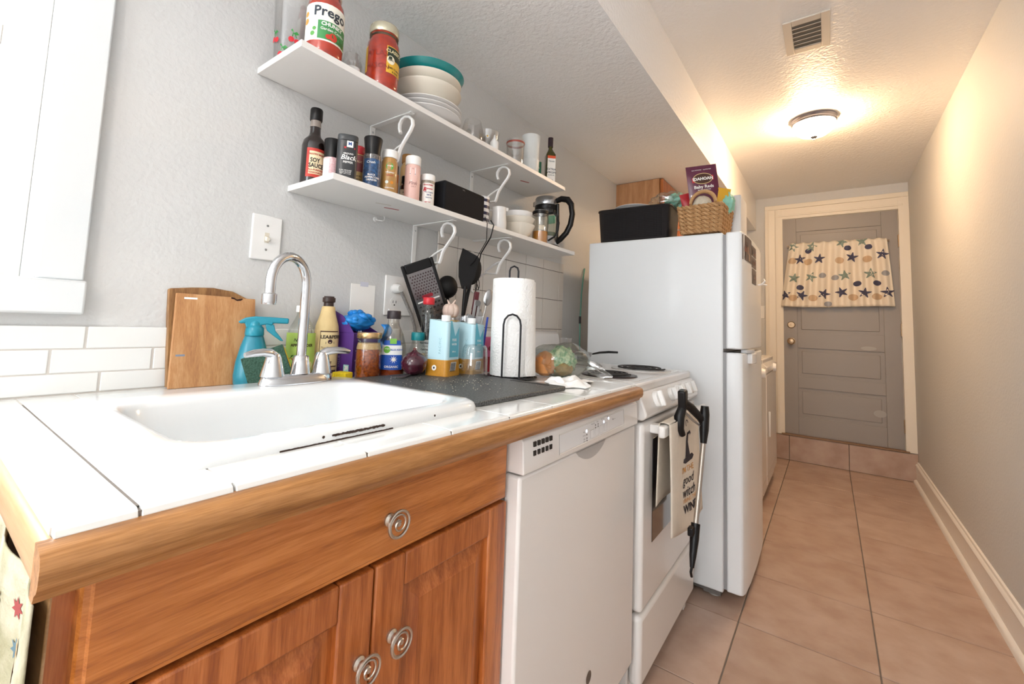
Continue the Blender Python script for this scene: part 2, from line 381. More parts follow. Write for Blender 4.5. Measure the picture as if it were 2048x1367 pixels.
for a, c in zip(xs_, xs_[1:]):
    for e, f in zip(ys_, ys_[1:]):
        g = .0011
        x0, x1, y0, y1 = a+g, c-g, e+g, f-g
        if c > .68: x1 = c
        rects = []
        if x1 <= HX0 or x0 >= HX1 or y1 <= HY0 or y0 >= HY1: rects = [(x0, x1, y0, y1)]
        else:
            if x0 < HX0: rects.append((x0, HX0, y0, y1))
            if x1 > HX1: rects.append((HX1, x1, y0, y1))
            xa, xb = max(x0, HX0), min(x1, HX1)
            if y0 < HY0: rects.append((xa, xb, y0, HY0))
            if y1 > HY1: rects.append((xa, xb, HY1, y1))
        if not rects: continue
        tb = B()
        for q in rects:
            if q[1]-q[0] < .003 or q[3]-q[2] < .003: continue
            if c > .68 and q[1] > .68:
                tb.prism([(q[0], .903), (q[1], .897), (q[1], .9035), (q[1]-.002, .908), (q[1]-.007, ZT), (q[0], ZT)], 'y', q[2], q[3])
            else: tb.box(q[0], q[1], q[2], q[3], .903, ZT)
        if tb.v: obj('tile', tb, TILEW, ct, sm=0, bev=.0007, seg=1)
edge = [(.678, .866), (.690, .866), (.693, .872), (.699, .876), (.7015, .882), (.7015, .894), (.699, .899), (.694, .9015), (.686, .903), (.678, .903)]
obj('edge_moulding', B().prism(edge, 'y', -.0075, 1.187), OAKE, ct, sm=50)
obj('end_moulding', B().prism([(.0006-(p[0]-.678)*.33, p[1]) for p in edge], 'x', 0.0, .6785), OAKX, ct, sm=50)

sk = thing('kitchen_sink', 'white enamelled drop-in sink with worn chipped front rim', 'sink', (0, 0, 0))
def rrect(x0, x1, y0, y1, r, n=6):
    pts = []
    for cx, cy, a0 in ((x1-r, y1-r, 0), (x0+r, y1-r, 90), (x0+r, y0+r, 180), (x1-r, y0+r, 270)):
        for k in range(n+1):
            a = rad(a0 + 90*k/n); pts.append((cx + r*math.cos(a), cy + r*math.sin(a)))
    return pts
def loops(ls):
    b = B(); n = len(ls[0][0]); vs = []; fs = []
    for pts, z in ls: vs += [(p[0], p[1], z) for p in pts]
    for i in range(len(ls)-1):
        for k in range(n):
            k2 = (k+1) % n; fs.append((i*n+k, i*n+k2, (i+1)*n+k2, (i+1)*n+k))
    return b.add(vs, fs), n, len(ls)
O = (SX0, SX1, SY0, SY1)
I = (.268, .568, .122, .532)
def ins(t, d): return (t[0]+d, t[1]-d, t[2]+d, t[3]-d)
ls = [(rrect(*O, .045), .9095), (rrect(*O, .045), .916), (rrect(*ins(O, .003), .044), .9225), (rrect(*ins(O, .010), .04), .9265),
      (rrect(*ins(I, -.016), .06), .927), (rrect(*ins(I, -.006), .055), .924), (rrect(*I, .05), .915), (rrect(*ins(I, .006), .05), .88), (rrect(*ins(I, .015), .055), .80),
      (rrect(*ins(I, .035), .05), .762), (rrect(*ins(I, .07), .04), .752)]
b, n, L = loops(ls); b.f.append(list(range((L-1)*n, L*n)))
obj('basin', b, WHITE, sk, sm=60)
cm = mat('chipped_iron', '#3a2a22', .9)
def chips(y0, y1, z, m, amp, seed, x=SX1+.0004):
    r = random.Random(seed); b = B(); n = int((y1-y0)/.0022)
    top = [(y0+(y1-y0)*i/n, z+.0007+r.random()*amp) for i in range(n+1)]; bot = [(p[0], z-.0007-r.random()*amp) for p in top]
    b.prism(bot + top[::-1], 'x', x-.0012, x+.0004); return b
obj('rim_chip', chips(.262, .345, .9175, cm, .0012, 3), cm, sk, sm=0, label='rusty chipped line in the rim enamel')
obj('rim_chip', chips(.195, .36, .9108, cm, .0005, 5), cm, sk, sm=0)
for y, z in ((.445, .9165), (.25, .9175)): obj('rim_chip', B().ell((SX1-.0003, y, z), .0008, .002, .002, 8, 5), cm, sk)
dr = obj('drain', B().lathe([(0, .753), (.022, .753), (.03, .756), (.038, .7535)], 24).move(.415, .335, 0), CHR, sk)

fa = thing('faucet', 'chrome two handle gooseneck faucet at the back of the sink', 'faucet', (.217, .430, .9272), rad(2))
def oval(hx, hy, n=28, p=2.6):
    r = []
    for k in range(n):
        a = 2*PI*k/n; c, s_ = math.cos(a), math.sin(a)
        r.append((hx*abs(c)**(2/p)*(1 if c >= 0 else -1), hy*abs(s_)**(2/p)*(1 if s_ >= 0 else -1)))
    return r
bs, n, L = loops([(oval(.027, .079), 0), (oval(.027, .079), .005), (oval(.024, .075), .016), (oval(.019, .071), .020)])
bs.f.append(list(range((L-1)*n, L*n)))
obj('base_plate', bs, CHR, fa, sm=50)
pth = [(0, .005, .02), (0, .005, .12), (0, .005, .208)]
cxo, cyo = .030, -.088                                  # outlet offset from the column
for k in range(1, 13):
    a = PI*k/12; t = (1-math.cos(a))/2
    pth.append((cxo*t, .005+(cyo-.005)*t, .208 + .055*math.sin(a)))
pth += [(cxo, cyo, .195), (cxo, cyo, .182)]
obj('spout', B().tube(pth, .0098, 14), CHR, fa, sm=60)
obj('spout_collar', B().lathe([(0, .02), (.021, .02), (.019, .03), (.0155, .055), (.0125, .058), (0, .058)], 20).move(0, .005, 0), CHR, fa)
obj('aerator', B().lathe([(0, -.022), (.0125, -.022), (.0135, -.018), (.0135, -.002), (.0115, .0), (0, .0)], 18).move(cxo, cyo, .184), CHR, fa)
for sgn in (-1, 1):
    y0 = sgn*.054
    h = obj('handle', B().lathe([(0, .018), (.023, .018), (.022, .024), (.0175, .042), (.0145, .056), (.011, .063), (0, .066)], 20).move(0, y0, 0), CHR, fa)
    lv = [(0, y0, .058), (.004, y0+sgn*.011, .065), (.008, y0+sgn*.028, .067), (.011, y0+sgn*.046, .066), (.012, y0+sgn*.062, .063)]
    obj('lever', B().tube(lv, [.010, .0095, .008, .0075, .005], 12), CHR, h, sm=60)

sc1 = thing('sink_cabinet', 'oak sink base cabinet with two doors and a wide drawer front', 'cabinet', (0, 0, 0))
XF = .63
obj('carcass', B().box(.02, XF-.002, .02, .604, .10, .70).box(.02, .10, .02, .604, .70, .866).box(.58, XF-.002, .02, .604, .70, .866), OAK, sc1)
obj('side_panel', B().box(.02, XF, .013, .02, .10, .866), OAKX, sc1)
obj('side_stile', B().box(.575, XF+.004, .0105, .0135, .10, .862), OAKX, sc1, bev=.001)
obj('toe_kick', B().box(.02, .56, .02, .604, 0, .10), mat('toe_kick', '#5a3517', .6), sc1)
obj('face_frame', B().box(XF-.003, XF+.004, .0115, .606, .10, .125).box(XF-.003, XF+.004, .0115, .03, .125, .866).box(XF-.003, XF+.004, .59, .606, .125, .866).box(XF-.003, XF+.004, .03, .59, .855, .866).box(XF-.003, XF+.004, .03, .59, .735, .76), OAKV, sc1, bev=.001)
def ogee(x0, x1, y0, y1, z0, z1, d=.006):
    ls = []
    for dx, i in ((0, 0), (x1-x0-.006, 0), (x1-x0-.003, .002), (x1-x0-.002, d), (x1-x0, d+.002)):
        ls.append(([(y0+i, z0+i), (y1-i, z0+i), (y1-i, z1-i), (y0+i, z1-i)], x0+dx))
    b = B(); vs = []; fs = []
    for p, x in ls: vs += [(x, q[0], q[1]) for q in p]
    for i in range(len(ls)-1):
        for k in range(4): fs.append((i*4+k, i*4+(k+1) % 4, (i+1)*4+(k+1) % 4, (i+1)*4+k))
    n = len(ls)*4; fs += [(3, 2, 1, 0), (n-4, n-3, n-2, n-1)]
    return b.add(vs, fs)
def knob(parent, y, z, x):
    k = obj('knob', B().lathe([(0, 0), (.0085, 0), (.0085, .003), (.0055, .006), (.005, .018), (0, .018)], 14).rot('y', 90).move(x, y, z), NICK, parent)
    ring = [(x+.021, y+.0165*math.cos(a), z+.0165*math.sin(a)) for a in [2*PI*i/24 for i in range(24)]]
    sp = [(x+.0205+.002*(1-t), y+(.004+.012*t)*math.cos(rad(70+t*560)), z+(.004+.012*t)*math.sin(rad(70+t*560))) for t in [i/34 for i in range(35)]]
    obj('knob_scroll', B().tube(ring, .0020, 7, True).tube(sp, .0014, 6).tube([(x+.015, y, z), (x+.022, y, z)], .0028, 8), NICK, k)
df = obj('drawer', ogee(XF+.004, .652, .026, .603, .752, .862), OAK, sc1, sm=25)
knob(df, .331, .802, .652)
def cab_door(y0, y1, z0, z1):
    X0, X1 = XF+.004, .652
    o = obj('door', B().box(X0, X1, y0, y0+.05, z0, z1).box(X0, X1, y1-.05, y1, z0, z1).box(X0, X1-.0003, y0+.05, y1-.05, z0, z0+.05).box(X0, X1-.0003, y0+.05, y1-.05, z1-.045, z1), OAKV, sc1, bev=.003)
    a, c, e, f = y0+.048, y1-.048, z0+.048, z1-.043
    ls = []
    for i, x in ((0, X1-.012), (.006, X1-.011), (.03, X1-.003), (.032, X1-.002)):
        ls.append(([(a+i, e+i), (c-i, e+i), (c-i, f-i), (a+i, f-i)], x))
    b = B(); vs = []; fs = []
    for p, x in ls: vs += [(x, q[0], q[1]) for q in p]
    for i in range(len(ls)-1):
        for k in range(4): fs.append((i*4+k, i*4+(k+1) % 4, (i+1)*4+(k+1) % 4, (i+1)*4+k))
    fs.append((12, 13, 14, 15)); b.add(vs, fs)
    obj('raised_panel', b, OAKV, o, sm=20)
    return o
dl = cab_door(.020, .3125, .13, .747); dr_ = cab_door(.3155, .603, .13, .747)
knob(dl, .295, .642, .652); knob(dr_, .346, .648, .652)

# ------------------------------------------------------------------ dishwasher
dw = thing('dishwasher', 'white dishwasher with slotted control panel between cabinet and stove', 'dishwasher', (0, 0, 0))
DF, D0, D1 = .680, .6085, 1.198
obj('tub', B().box(.03, .64, D0+.004, D1-.004, .09, .862), APPL, dw)
cb = .796
b = B().box(.638, DF-.004, D0, D1, .145, cb-.004)
obj('door', b, APPL, dw, bev=.006, seg=3)
# grey plate under the panel, painting the shade of a finger recess
pts = [(.828+.157*t, cb-.006-.027*math.sin(PI*t)**.7) for t in [i/14 for i in range(15)]]
obj('recess_shade', B().prism([(p[0], p[1]) for p in pts], 'x', DF-.006, DF-.0035), mat('recess_shade_grey', '#b5b2b0', .5), dw, sm=0)
low = [(D0 + (D1-D0)*t, cb + (.0 if t < .25 or t > .95 else .0)) for t in (0, .25, .95, 1)]
cp = B().prism([(.640, cb), (DF+.002, cb), (DF+.003, cb+.004), (DF-.0, .855), (DF-.006, .862), (.640, .863)], 'y', D0, D1)
cpo = obj('control_panel', cp, APPL, dw, bev=.002)
def onp(y, z, off=.0006):        # point on the slightly sloped panel front
    return (DF+.003 - .003*(z-cb-.004)/.055 + off, y, z)
for r in range(2):
    for k in range(5):
        y = .641+.0148*k; z = .8455-.0165*r
        obj('vent_slot', B().box(DF-.002, DF+.0034, y, y+.0085, z-.0045, z+.0045), mat('slot_dark', '#2c2623', .8), cpo, sm=0)
fr = [(.739, .806), (.739, .8455), (1.092, .851), (1.092, .812)]
obj('panel_outline', B().tube([onp(y, z, .0003) for y, z in fr], .0007, 5, True), PLAS, cpo)
obj('touch_pad', B().poly([(.741, .808), (1.09, .814), (1.09, .849), (.741, .8435)]).mapf(lambda p: onp(p.x, p.y, .0003)), mat('touch_pad', '#e7e7e8', .3), cpo, sm=0)
led = mat('led_white', '#dfeaff', .4, emit=4.)
pb = B(); lb = B()
for (y, z) in ((.866, .832),): lb.disc(y, z, .0028, 12)
for (y, z) in ((.962, .838), (.992, .842)): lb.disc(y, z, .0026, 12)
for (y, z) in ((.866, .824), (.866, .8165), (.866, .809+.002), (.913, .838), (.913, .832), (.928, .838), (.928, .833), (1.018, .836)): pb.rect(y-.0025, y+.0025, z-.0016, z+.0016)
for (y, z, t) in ((.853, .832, 'Heavy'), (.853, .824, 'Normal'), (.853, .8165, 'Light'), (.853, .811, 'Rinse'), (.9, .843, 'Heated Dry'), (.925, .844, 'Delay'), (.955, .846, 'High Temp'), (.985, .848, 'Start'), (1.03, .836, 'Lock')): pb.text(t, .0042, y, z)
obj('button_print', pb.mapf(lambda p: onp(p.x, p.y, .0009)), mat('grey_ink', '#6f6d6d', .6), cpo, sm=0)
obj('indicator_light', lb.mapf(lambda p: onp(p.x, p.y, .001)), led, cpo, sm=0)
bt = B()
for k in range(4): bt.tube([onp(.885+.026*k+(0 if i in (0, 3) else .019), .812+.0013*k+(0 if i < 2 else .018), .0008) for i in range(4)], .0003, 4, True)
obj('button_outline', bt, mat('button_line', '#c9c6c4', .5), cpo)
obj('badge', B().disc(0, 0, .0135, 24).place((DF-.0035, .917, .273), (0, 1, 0), (0, 0, 1)), mat('badge_grey', '#6b6663', .35, metal=.6), dw, sm=0)
obj('kick_plate', B().box(.56, .60, D0+.004, D1-.004, .0, .085).box(.05, .56, D0+.03, D1-.03, .0, .085), BLKM, dw)

# ------------------------------------------------------------------ stove
st = thing('stove', 'white freestanding electric coil stove next to the fridge', 'stove', (0, 0, 0))
S0, S1 = 1.226, 1.838
obj('body', B().box(.03, .652, S0, S1, .05, .875), APPL, st, bev=.004)
obj('cooktop', B().box(.03, .672, S0-.002, S1+.002, .876, .905), APPL, st, bev=.007, seg=3)
obj('cooktop_well', B().prism([(x, y) for x, y in rrect(.075, .645, S0+.03, S1-.03, .03)], 'z', .9052, .9062), APPL, st)
obj('backguard', B().prism([(.012, .90), (.075, .90), (.060, 1.02), (.052, 1.036), (.040, 1.04), (.012, 1.04)], 'y', S0, S1), APPL, st, bev=.008, seg=3)
cpn = obj('control_panel', B().prism([(.60, .80), (.688, .80), (.700, .812), (.700, .822), (.680, .874), (.674, .878), (.60, .878)], 'y', S0-.004, S1+.004), APPL, st, bev=.005, seg=3)
sl = Vector((-.020, 0, .052)).normalized(); nrm = Vector((.052, 0, .020)).normalized()
def pan(y, z): return Vector((.700-.020*(z-.822)/.052, y, z))
GI = mat('grey_ink2', '#8d8a88', .6)
for y, r in ((1.345, .027), (1.50, .0235), (1.585, .0235), (1.675, .0235), (1.755, .0235)):
    o = pan(y, .849)
    M = Matrix.Translation(o) @ Matrix((( nrm.x, 0, sl.x, 0), (0, 1, 0, 0), (nrm.z, 0, sl.z, 0), (0, 0, 0, 1)))
    kb = obj('knob', B().lathe([(0, 0), (r, 0), (r, .006), (r*.93, .012), (0, .013)], 22).rot('y', 90).xf(M), PLAS, cpn)
    obj('knob_grip', B().box(.010, .026, -r*.28, r*.28, -r*.9, r*.9).xf(M), PLAS, kb, bev=.004)
    pr = B()
    for k in range(7):
        a = rad(150-50*k); pr.text(str(k), .006, (r+.006)*math.sin(a), (r+.006)*math.cos(a))
    obj('dial_print', pr.mapf(lambda p: o + Vector((0, 1, 0))*p.x + sl*p.y + nrm*.0009), GI, cpn, sm=0)
# oven door with window, vent slots and handle
od = obj('oven_door', B().box(.653, .690, S0, S1, .262, .792), APPL, st, bev=.012, seg=4)
obj('oven_window', B().box(.688, .6915, S0+.085, S1-.085, .43, .735), mat('oven_glass', '#2c2a2e', .08, coat=.5), od, bev=.001)
for r in range(2):
    for k in range(7): obj('vent_slot', B().box(.688, .6908, 1.33+.06*k, 1.33+.06*k+.04, .764-.017*r, .770-.017*r), mat('slot_dark', '#2c2623', .8), od, sm=0)
hd = obj('oven_handle', B().box(.722, .742, S0+.03, S1-.03, .752, .786), PLAS, od, bev=.007, seg=3)
for y in (S0+.06, S1-.10): obj('handle_post', B().box(.688, .726, y, y+.035, .756, .782), PLAS, hd, bev=.004)
obj('storage_drawer', B().box(.653, .690, S0, S1, .062, .252), APPL, st, bev=.014, seg=4)
for x in (.10, .62):
    for y in (S0+.03, S1-.055): obj('foot', B().box(x, x+.045, y, y+.03, .0, .06), APPL, st, bev=.004)
# burners
COIL = mat('coil_black', '#1d1a1b', .6); PANM = mat('drip_pan', '#3a3030', .35, metal=.7)
for bx, by, r in ((.52, 1.37, .075), (.52, 1.685, .095), (.22, 1.39, .095), (.22, 1.69, .075)):
    bu = obj('burner', B().lathe([(r+.020, .9062), (r+.018, .910), (r+.008, .911), (r, .908), (r*.3, .9066), (0, .9066)], 28).move(bx, by, 0), mat('drip_pan_bright', '#cfcdca', .4, metal=.5) if r > .08 else PANM, st)
    sp = [(bx+(.012+(r-.012)*t)*math.cos(t*8*PI), by+(.012+(r-.012)*t)*math.sin(t*8*PI), .9155) for t in [i/110 for i in range(111)]]
    obj('coil', B().tube(sp, .0036, 7, flat=.7), COIL, bu)
    obj('coil_support', B().box(bx-r, bx+r, by-.002, by+.002, .908, .912).box(bx-.002, bx+.002, by-r, by+r, .908, .912), STEEL, bu)

# ------------------------------------------------------------------ fridge
fg = thing('refrigerator', 'white top freezer refrigerator beside the stove', 'refrigerator', (0, 0, 0))
F0, F1 = 1.938, 2.545
obj('cabinet', B().box(.16, .776, F0, F1, .035, 1.489), FRDG, fg, bev=.006)
gk = mat('gasket_grey', '#9a9a9c', .6)
obj('gasket', B().box(.776, .790, F0+.006, F1-.006, .05, .985).box(.776, .790, F0+.006, F1-.006, 1.0, 1.48), gk, fg)
def fdoor(z0, z1, name, rtop):
    ls = []
    for x, i in ((.788, 0), (.842, 0), (.851, .004), (.857, .03), (.860, .08)):
        pass
    prof = [(.788, F0), (.835, F0), (.846, F0+.006), (.853, F0+.03), (.858, F0+.12), (.860, (F0+F1)/2), (.858, F1-.12), (.853, F1-.03), (.846, F1-.006), (.835, F1), (.788, F1)]
    return obj(name, B().prism(prof, 'z', z0, z1), FRDG, fg, bev=.006, seg=2, sm=45)
fz = fdoor(1.000, 1.489, 'freezer_door', 1)
fd = fdoor(.045, .985, 'fridge_door', 0)
obj('door_handle', B().prism([(.835, F0+.05), (.858, F0+.05), (.872, F0+.07), (.878, F0+.12), (.862, F0+.14), (.845, F0+.14)], 'z', .985, .999), mat('handle_grey', '#c9c9ca', .35), fz, bev=.002)
obj('handle_cap', B().prism([(.84, F0+.09), (.873, F0+.08), (.884, F0+.13), (.872, F0+.2), (.846, F0+.2)], 'z', .94, .985), APPL, fd, bev=.005)
obj('hinge_cover', B().box(.77, .84, F1-.08, F1-.01, 1.489, 1.5), APPL, fg, bev=.003)
obj('toe_grille', B().box(.70, .765, F0+.01, F1-.01, .015, .04).box(.2, .7, F0+.03, F1-.03, .012, .04), mat('grille_grey', '#6d6864', .7), fg)
for y in (F0+.05, F1-.06): obj('foot', B().cyl(.022, 0, .036, 14).move(.735, y, 0), mat('foot_grey', '#b3aea8', .6), fg); obj('foot', B().cyl(.022, 0, .036, 14).move(.22, y, 0), mat('foot_grey', '#b3aea8', .6), fg)

# photo magnets on the freezer door
def fx(y):
    t = (y-F0); return .8535 + (.0045*(t-.03)/.09 if t < .12 else .0045+.002*min(1, (t-.12)/.18)) if t > .03 else .846+.007*(t-.006)/.024
PC = ['#3c3a55', '#6b4a3c', '#8a6a58', '#4a3a3a', '#a88d7a', '#2f3346', '#7c3f36', '#5c5048']
def photo(name, y0, y1, z0, z1, label, seed):
    r = random.Random(seed); t = thing(name, label, 'photo', (0, 0, 0), 0, 'photos on the freezer door')
    nn = 5
    obj('print_paper', B().grid(lambda u, v: (fx(y0+(y1-y0)*u)+.0012, y0+(y1-y0)*u, z0+(z1-z0)*v), nn, 1), mat('photo_base', '#4d4146', .35), t, sm=0)
    for k in range(6):
        b = B(); a = y0+(y1-y0)*r.uniform(.08, .7); c = z0+(z1-z0)*r.uniform(.06, .6); ww = (y1-y0)*r.uniform(.12, .28); hh = (z1-z0)*r.uniform(.2, .38)
        b.disc(a+ww/2, c+hh*.7, ww*.45, 10, hh*.28).rect(a, a+ww, c, c+hh*.5)
        obj('picture_print', b.mapf(lambda p: (fx(min(p.x, y1))+.0018, min(p.x, y1), p.y)), mat('photo_ink_%d' % ((seed+k) % 8), PC[(seed+k) % 8], .4), t, sm=0)
photo('photo_print', F0+.012, F0+.19, 1.372, 1.478, 'large group photo on the freezer door beside two small ones', 1)
photo('photo_print', F0+.195, F0+.33, 1.415, 1.462, 'small photo at the upper outer edge of the freezer door', 4)
photo('photo_print', F0+.195, F0+.33, 1.363, 1.410, 'small photo below the upper one at the freezer door edge', 6)
photo('photo_print', F0+.205, F0+.33, 1.29, 1.357, 'portrait photo lowest of those on the freezer door', 2)
single('magnet_clip', B().tube([(0, 0, 0), (.018, .002, .004), (.03, -.004, .018), (.024, .006, .03)], [.004, .005, .004, .002], 8).tube([(.018, .002, .004), (.036, .01, .0)], .003, 6), PLAS, 'small white bow shaped magnet clip on the freezer door', 'magnet', (.8605, F0+.40, 1.30))

# ------------------------------------------------------------------ laundry machines beyond the fridge
def laundry(y0, label):
    t = thing('washing_machine', label, 'washer', (0, y0, 0))
    W, D = .64, .80
    obj('body', B().box(.12, D-.02, 0, W, .03, .90), APPL, t, bev=.008, seg=3)
    fp = obj('front_panel', B().box(D-.02, D, .004, W-.004, .10, .80), APPL, t, bev=.008, seg=3)
    obj('console', B().prism([(.12, .902), (D-.05, .902), (D+.004, .85), (D+.004, .808), (.12, .808)], 'y', .002, W-.002), APPL, t, bev=.006, seg=3)
    obj('seam', B().box(D-.001, D+.0004, .004, W-.004, .16, .165), mat('seam_grey', '#9b9996', .6), fp, sm=0)
    obj('dial', B().lathe([(0, 0), (.03, 0), (.026, .02), (0, .021)], 20).rot('y', 90).move(D+.003, W*.62, .83), PLAS, t)
    obj('badge', B().box(D+.003, D+.005, W-.12, W-.03, .838, .846), mat('badge_steel', '#bdbcbb', .3, metal=.8), t)
    obj('door_pull', B().box(D+.004, D+.016, .05, .07, .40, .56), APPL, fp, bev=.003)
    for x in (.16, D-.08):
        for y in (.05, W-.05): obj('foot', B().cyl(.02, 0, .032, 12).move(x, y, 0), BLKM, t)
    return t
laundry(2.60, 'white washer directly behind the refrigerator')
laundry(3.262, 'white dryer between washer and end door')

# ------------------------------------------------------------------ wooden cabinet hung under the soffit
uc = thing('wall_cabinet', 'plain wooden wall cabinet hung under the soffit beyond the fridge', 'cabinet', (0, 2.66, 1.70))
obj('carcass', B().box(.0, .285, 0, .75, 0, .320), wood('plywood', '#c8966a', '#a9754a', 'z', 8, .5, .1, 12), uc, bev=.002)
for k in range(2):
    dd = obj('door', B().box(.287, .306, .004+.374*k, .372+.374*k, .003, .317), OAKV, uc, bev=.003)
    obj('knob', B().lathe([(0, 0), (.007, 0), (.006, .012), (.013, .018), (.012, .024), (0, .026)], 14).rot('y', 90).move(.306, .33 if k == 0 else .42, .05), NICK, dd)

# ------------------------------------------------------------------ ceiling lamp, added fill lamp and vent
def dome_lamp(label, x, y, glow, k=1.):
    lp = thing('ceiling_lamp', label, 'lamp', (x, y, ZC))
    RM = mat('lamp_rim', '#8f8f9a', .25, metal=1.)
    obj('rim', B().lathe([(0, 0), (.112*k, 0), (.114*k, -.008), (.108*k, -.016), (.110*k, -.024), (.104*k, -.032), (.0, -.032)], 36), RM, lp)
    obj('glass_dome', B().lathe([(.103*k, -.030), (.100*k, -.048), (.088*k, -.072), (.066*k, -.092), (.036*k, -.104), (0, -.108)], 36), glow, lp)
    obj('finial', B().lathe([(0, -.106), (.018, -.107), (.012, -.114), (.005, -.118), (.006, -.124), (0, -.128)], 16), RM, lp)
dome_lamp('dome ceiling lamp with frosted glass and metal rim, lit', 1.083, 2.915, mat('lit_glass', (1.0, .67, .38, 1), .4, emit=92.))
dome_lamp('unseen larger dome lamp added for fill over the near end of the kitchen', 1.10, -1.15, mat('fill_lamp_glass', (1.0, .93, .86, 1), .4, emit=54.), 1.6)  # added lamp out of view, supplies fill light
vt = thing('ceiling_vent', 'cream slatted air vent set in the ceiling', 'vent', (1.08, 2.022, ZC))
VM = mat('vent_cream', '#dcd2c4', .45)
b = B()
for x0, x1, y0, y1 in ((-.078, -.048, -.124, .124), (.048, .078, -.124, .124), (-.048, .048, -.124, -.088), (-.048, .048, .088, .124)): b.box(x0, x1, y0, y1, -.007, 0)
obj('frame', b, VM, vt, bev=.002)
obj('slat_gap_shade', B().box(-.048, .048, -.088, .088, -.0012, -.0004), mat('gap_shade', '#a2988b', .9), vt, sm=0)  # flat sheet, darkened to stand for shade between the slats
for k in range(6):
    y = -.075+.03*k
    obj('slat', B().prism([(y, -.0105), (y+.015, -.002), (y+.0165, -.003), (y+.0015, -.0115)], 'x', -.048, .048), VM, vt, sm=0)
# ------------------------------------------------------------------ shelves with scroll brackets
def shelf(label, y0, y1, z, ys, sticker):
    t = thing('wall_shelf', label, 'shelf', (0, 0, z))
    bd = obj('board', B().box(.0015, .206, y0, y1, -.0155, 0), mat('shelf_white', '#eceae7', .4), t, bev=.001)
    for y in ys:
        br = obj('bracket', B().box(.001, .005, y-.009, y+.009, -.172, -.016).box(.004, .185, y-.009, y+.009, -.0195, -.016), PLAS, t, bev=.0012)
        def P(x, zz): return (x, y, zz)
        hook = [P(.137, -.068), P(.131, -.055), P(.131, -.040), P(.140, -.028), P(.155, -.0235), P(.172, -.028), P(.185, -.040), P(.188, -.055), P(.180, -.070), P(.165, -.086), P(.150, -.102), P(.139, -.117), P(.133, -.135), P(.127, -.150)]
        o = obj('scroll', B().tube(hook, .0062, 8, flat=.7), PLAS, br)
        arm = [P(.150, -.104), P(.128, -.110), P(.105, -.120), P(.084, -.132), P(.072, -.142)]
        arm2 = [P(.127, -.150), P(.104, -.150), P(.080, -.146), P(.060, -.152), P(.040, -.160), P(.020, -.170), P(.006, -.176)]
        obj('scroll_arm', B().tube(arm, .0052, 8, flat=.7).tube(arm2, .0052, 8, flat=.7), PLAS, br)
        curl = [P(.030, -.165), P(.014, -.180), P(.006, -.198), P(.010, -.214), P(.024, -.222), P(.040, -.216), P(.046, -.202)]
        obj('scroll_curl', B().tube(curl, [.005, .0048, .0048, .0046, .0044, .004, .003], 8, flat=.8), PLAS, br)
        for zz in (-.035, -.15): obj('screw', B().lathe([(0, 0), (.0035, 0), (.0025, .0015), (0, .0018)], 10).rot('y', 90).move(.005, y, zz), STEEL, br)
    for yy, hh, c, m in sticker:
        obj('sticker_print', B().rect(-.022, .022, -hh, hh).place((c, yy, -.0158), (.35, .94, 0), (.94, -.35, 0)), m, bd, sm=0)
    return t
RED = mat('sticker_red', '#b5323c', .5); OWH = mat('sticker_white', '#dcd8cf', .6)
shelf('upper white wall shelf holding jars, plates and glasses', .388, 1.592, 1.676, (.73, 1.20), [(1.40, .004, .12, RED)])
s2 = shelf('lower white wall shelf holding spices, bowls and kettle', .485, 1.696, 1.405, (.923, 1.225), [(.735, .004, .11, RED), (.69, .005, .13, OWH)])
hk = single('wall_hook', B().lathe([(0, 0), (.008, 0), (.006, .004), (0, .005)], 12).rot('y', 90).tube([(.003, 0, 0), (.012, .002, -.004), (.018, .012, -.004), (.016, .022, .0), (.012, .026, .010), (.010, .022, .018)], .0022, 7), PLAS, 'small white cup hook screwed to wall under lower shelf', 'hook', (.0, .762, 1.376))

def vessel(name, label, cat, x, y, z, prof, m, tw=0., cap=None, labs=(), txt=(), liq=None, group=None, n=26, s=(1, 1), extra=()):
    """prof/cap/liq are lathe profiles; labs (R,a0,a1,z0,z1,mat[,R2]); txt (body,size,R,ang,z,mat[,bold[,shear[,sx]]])"""
    t = thing(name, label, cat, (x, y, z + .0003), face(x, y, tw), group)
    bd = obj('body', B().lathe(prof, n, *s), m, t)
    if liq: obj('contents', B().lathe(liq[0], n, *s), liq[1], t)
    for i, c in enumerate(cap or []): obj(c[2] if len(c) > 2 else 'cap', B().lathe(c[0], n), c[1], t)
    lo = None
    for q in labs:
        lo = obj('label', B().patch(q[0], q[1], q[2], q[3], q[4], 14, q[6] if len(q) > 6 else None), q[5], t)
    for q in txt:
        obj('lettering', B().text(q[0], q[1], bold=q[6] if len(q) > 6 else .01, shear=q[7] if len(q) > 7 else 0, sx=q[8] if len(q) > 8 else 1.).wrap(q[2]+.0004, q[3], q[4]), q[5], lo or bd, sm=0)
    for e in extra: obj(e[0], e[1], e[2], t, sm=e[3] if len(e) > 3 else 40)
    return t
def cyl(r, z0, z1, c=.002): return [(0, z0), (r-c, z0), (r, z0+c), (r, z1-c), (r-c, z1), (0, z1)]
def tumbler(r0, r1, h, t=.0022, base=.006): return [(0, 0), (r0, 0), (r1, h), (r1-t, h), (r0-t, base), (0, base)]
C_ = lambda h, r=.5, **k: mat('c_' + h[1:] + '_%d' % int(r*100), h, r, **k)
ZU, ZL = 1.676, 1.405
SAUCE = mat('tomato_sauce', '#b23217', .25, var=(60, .5, '#7c1c0d'), coat=.6)

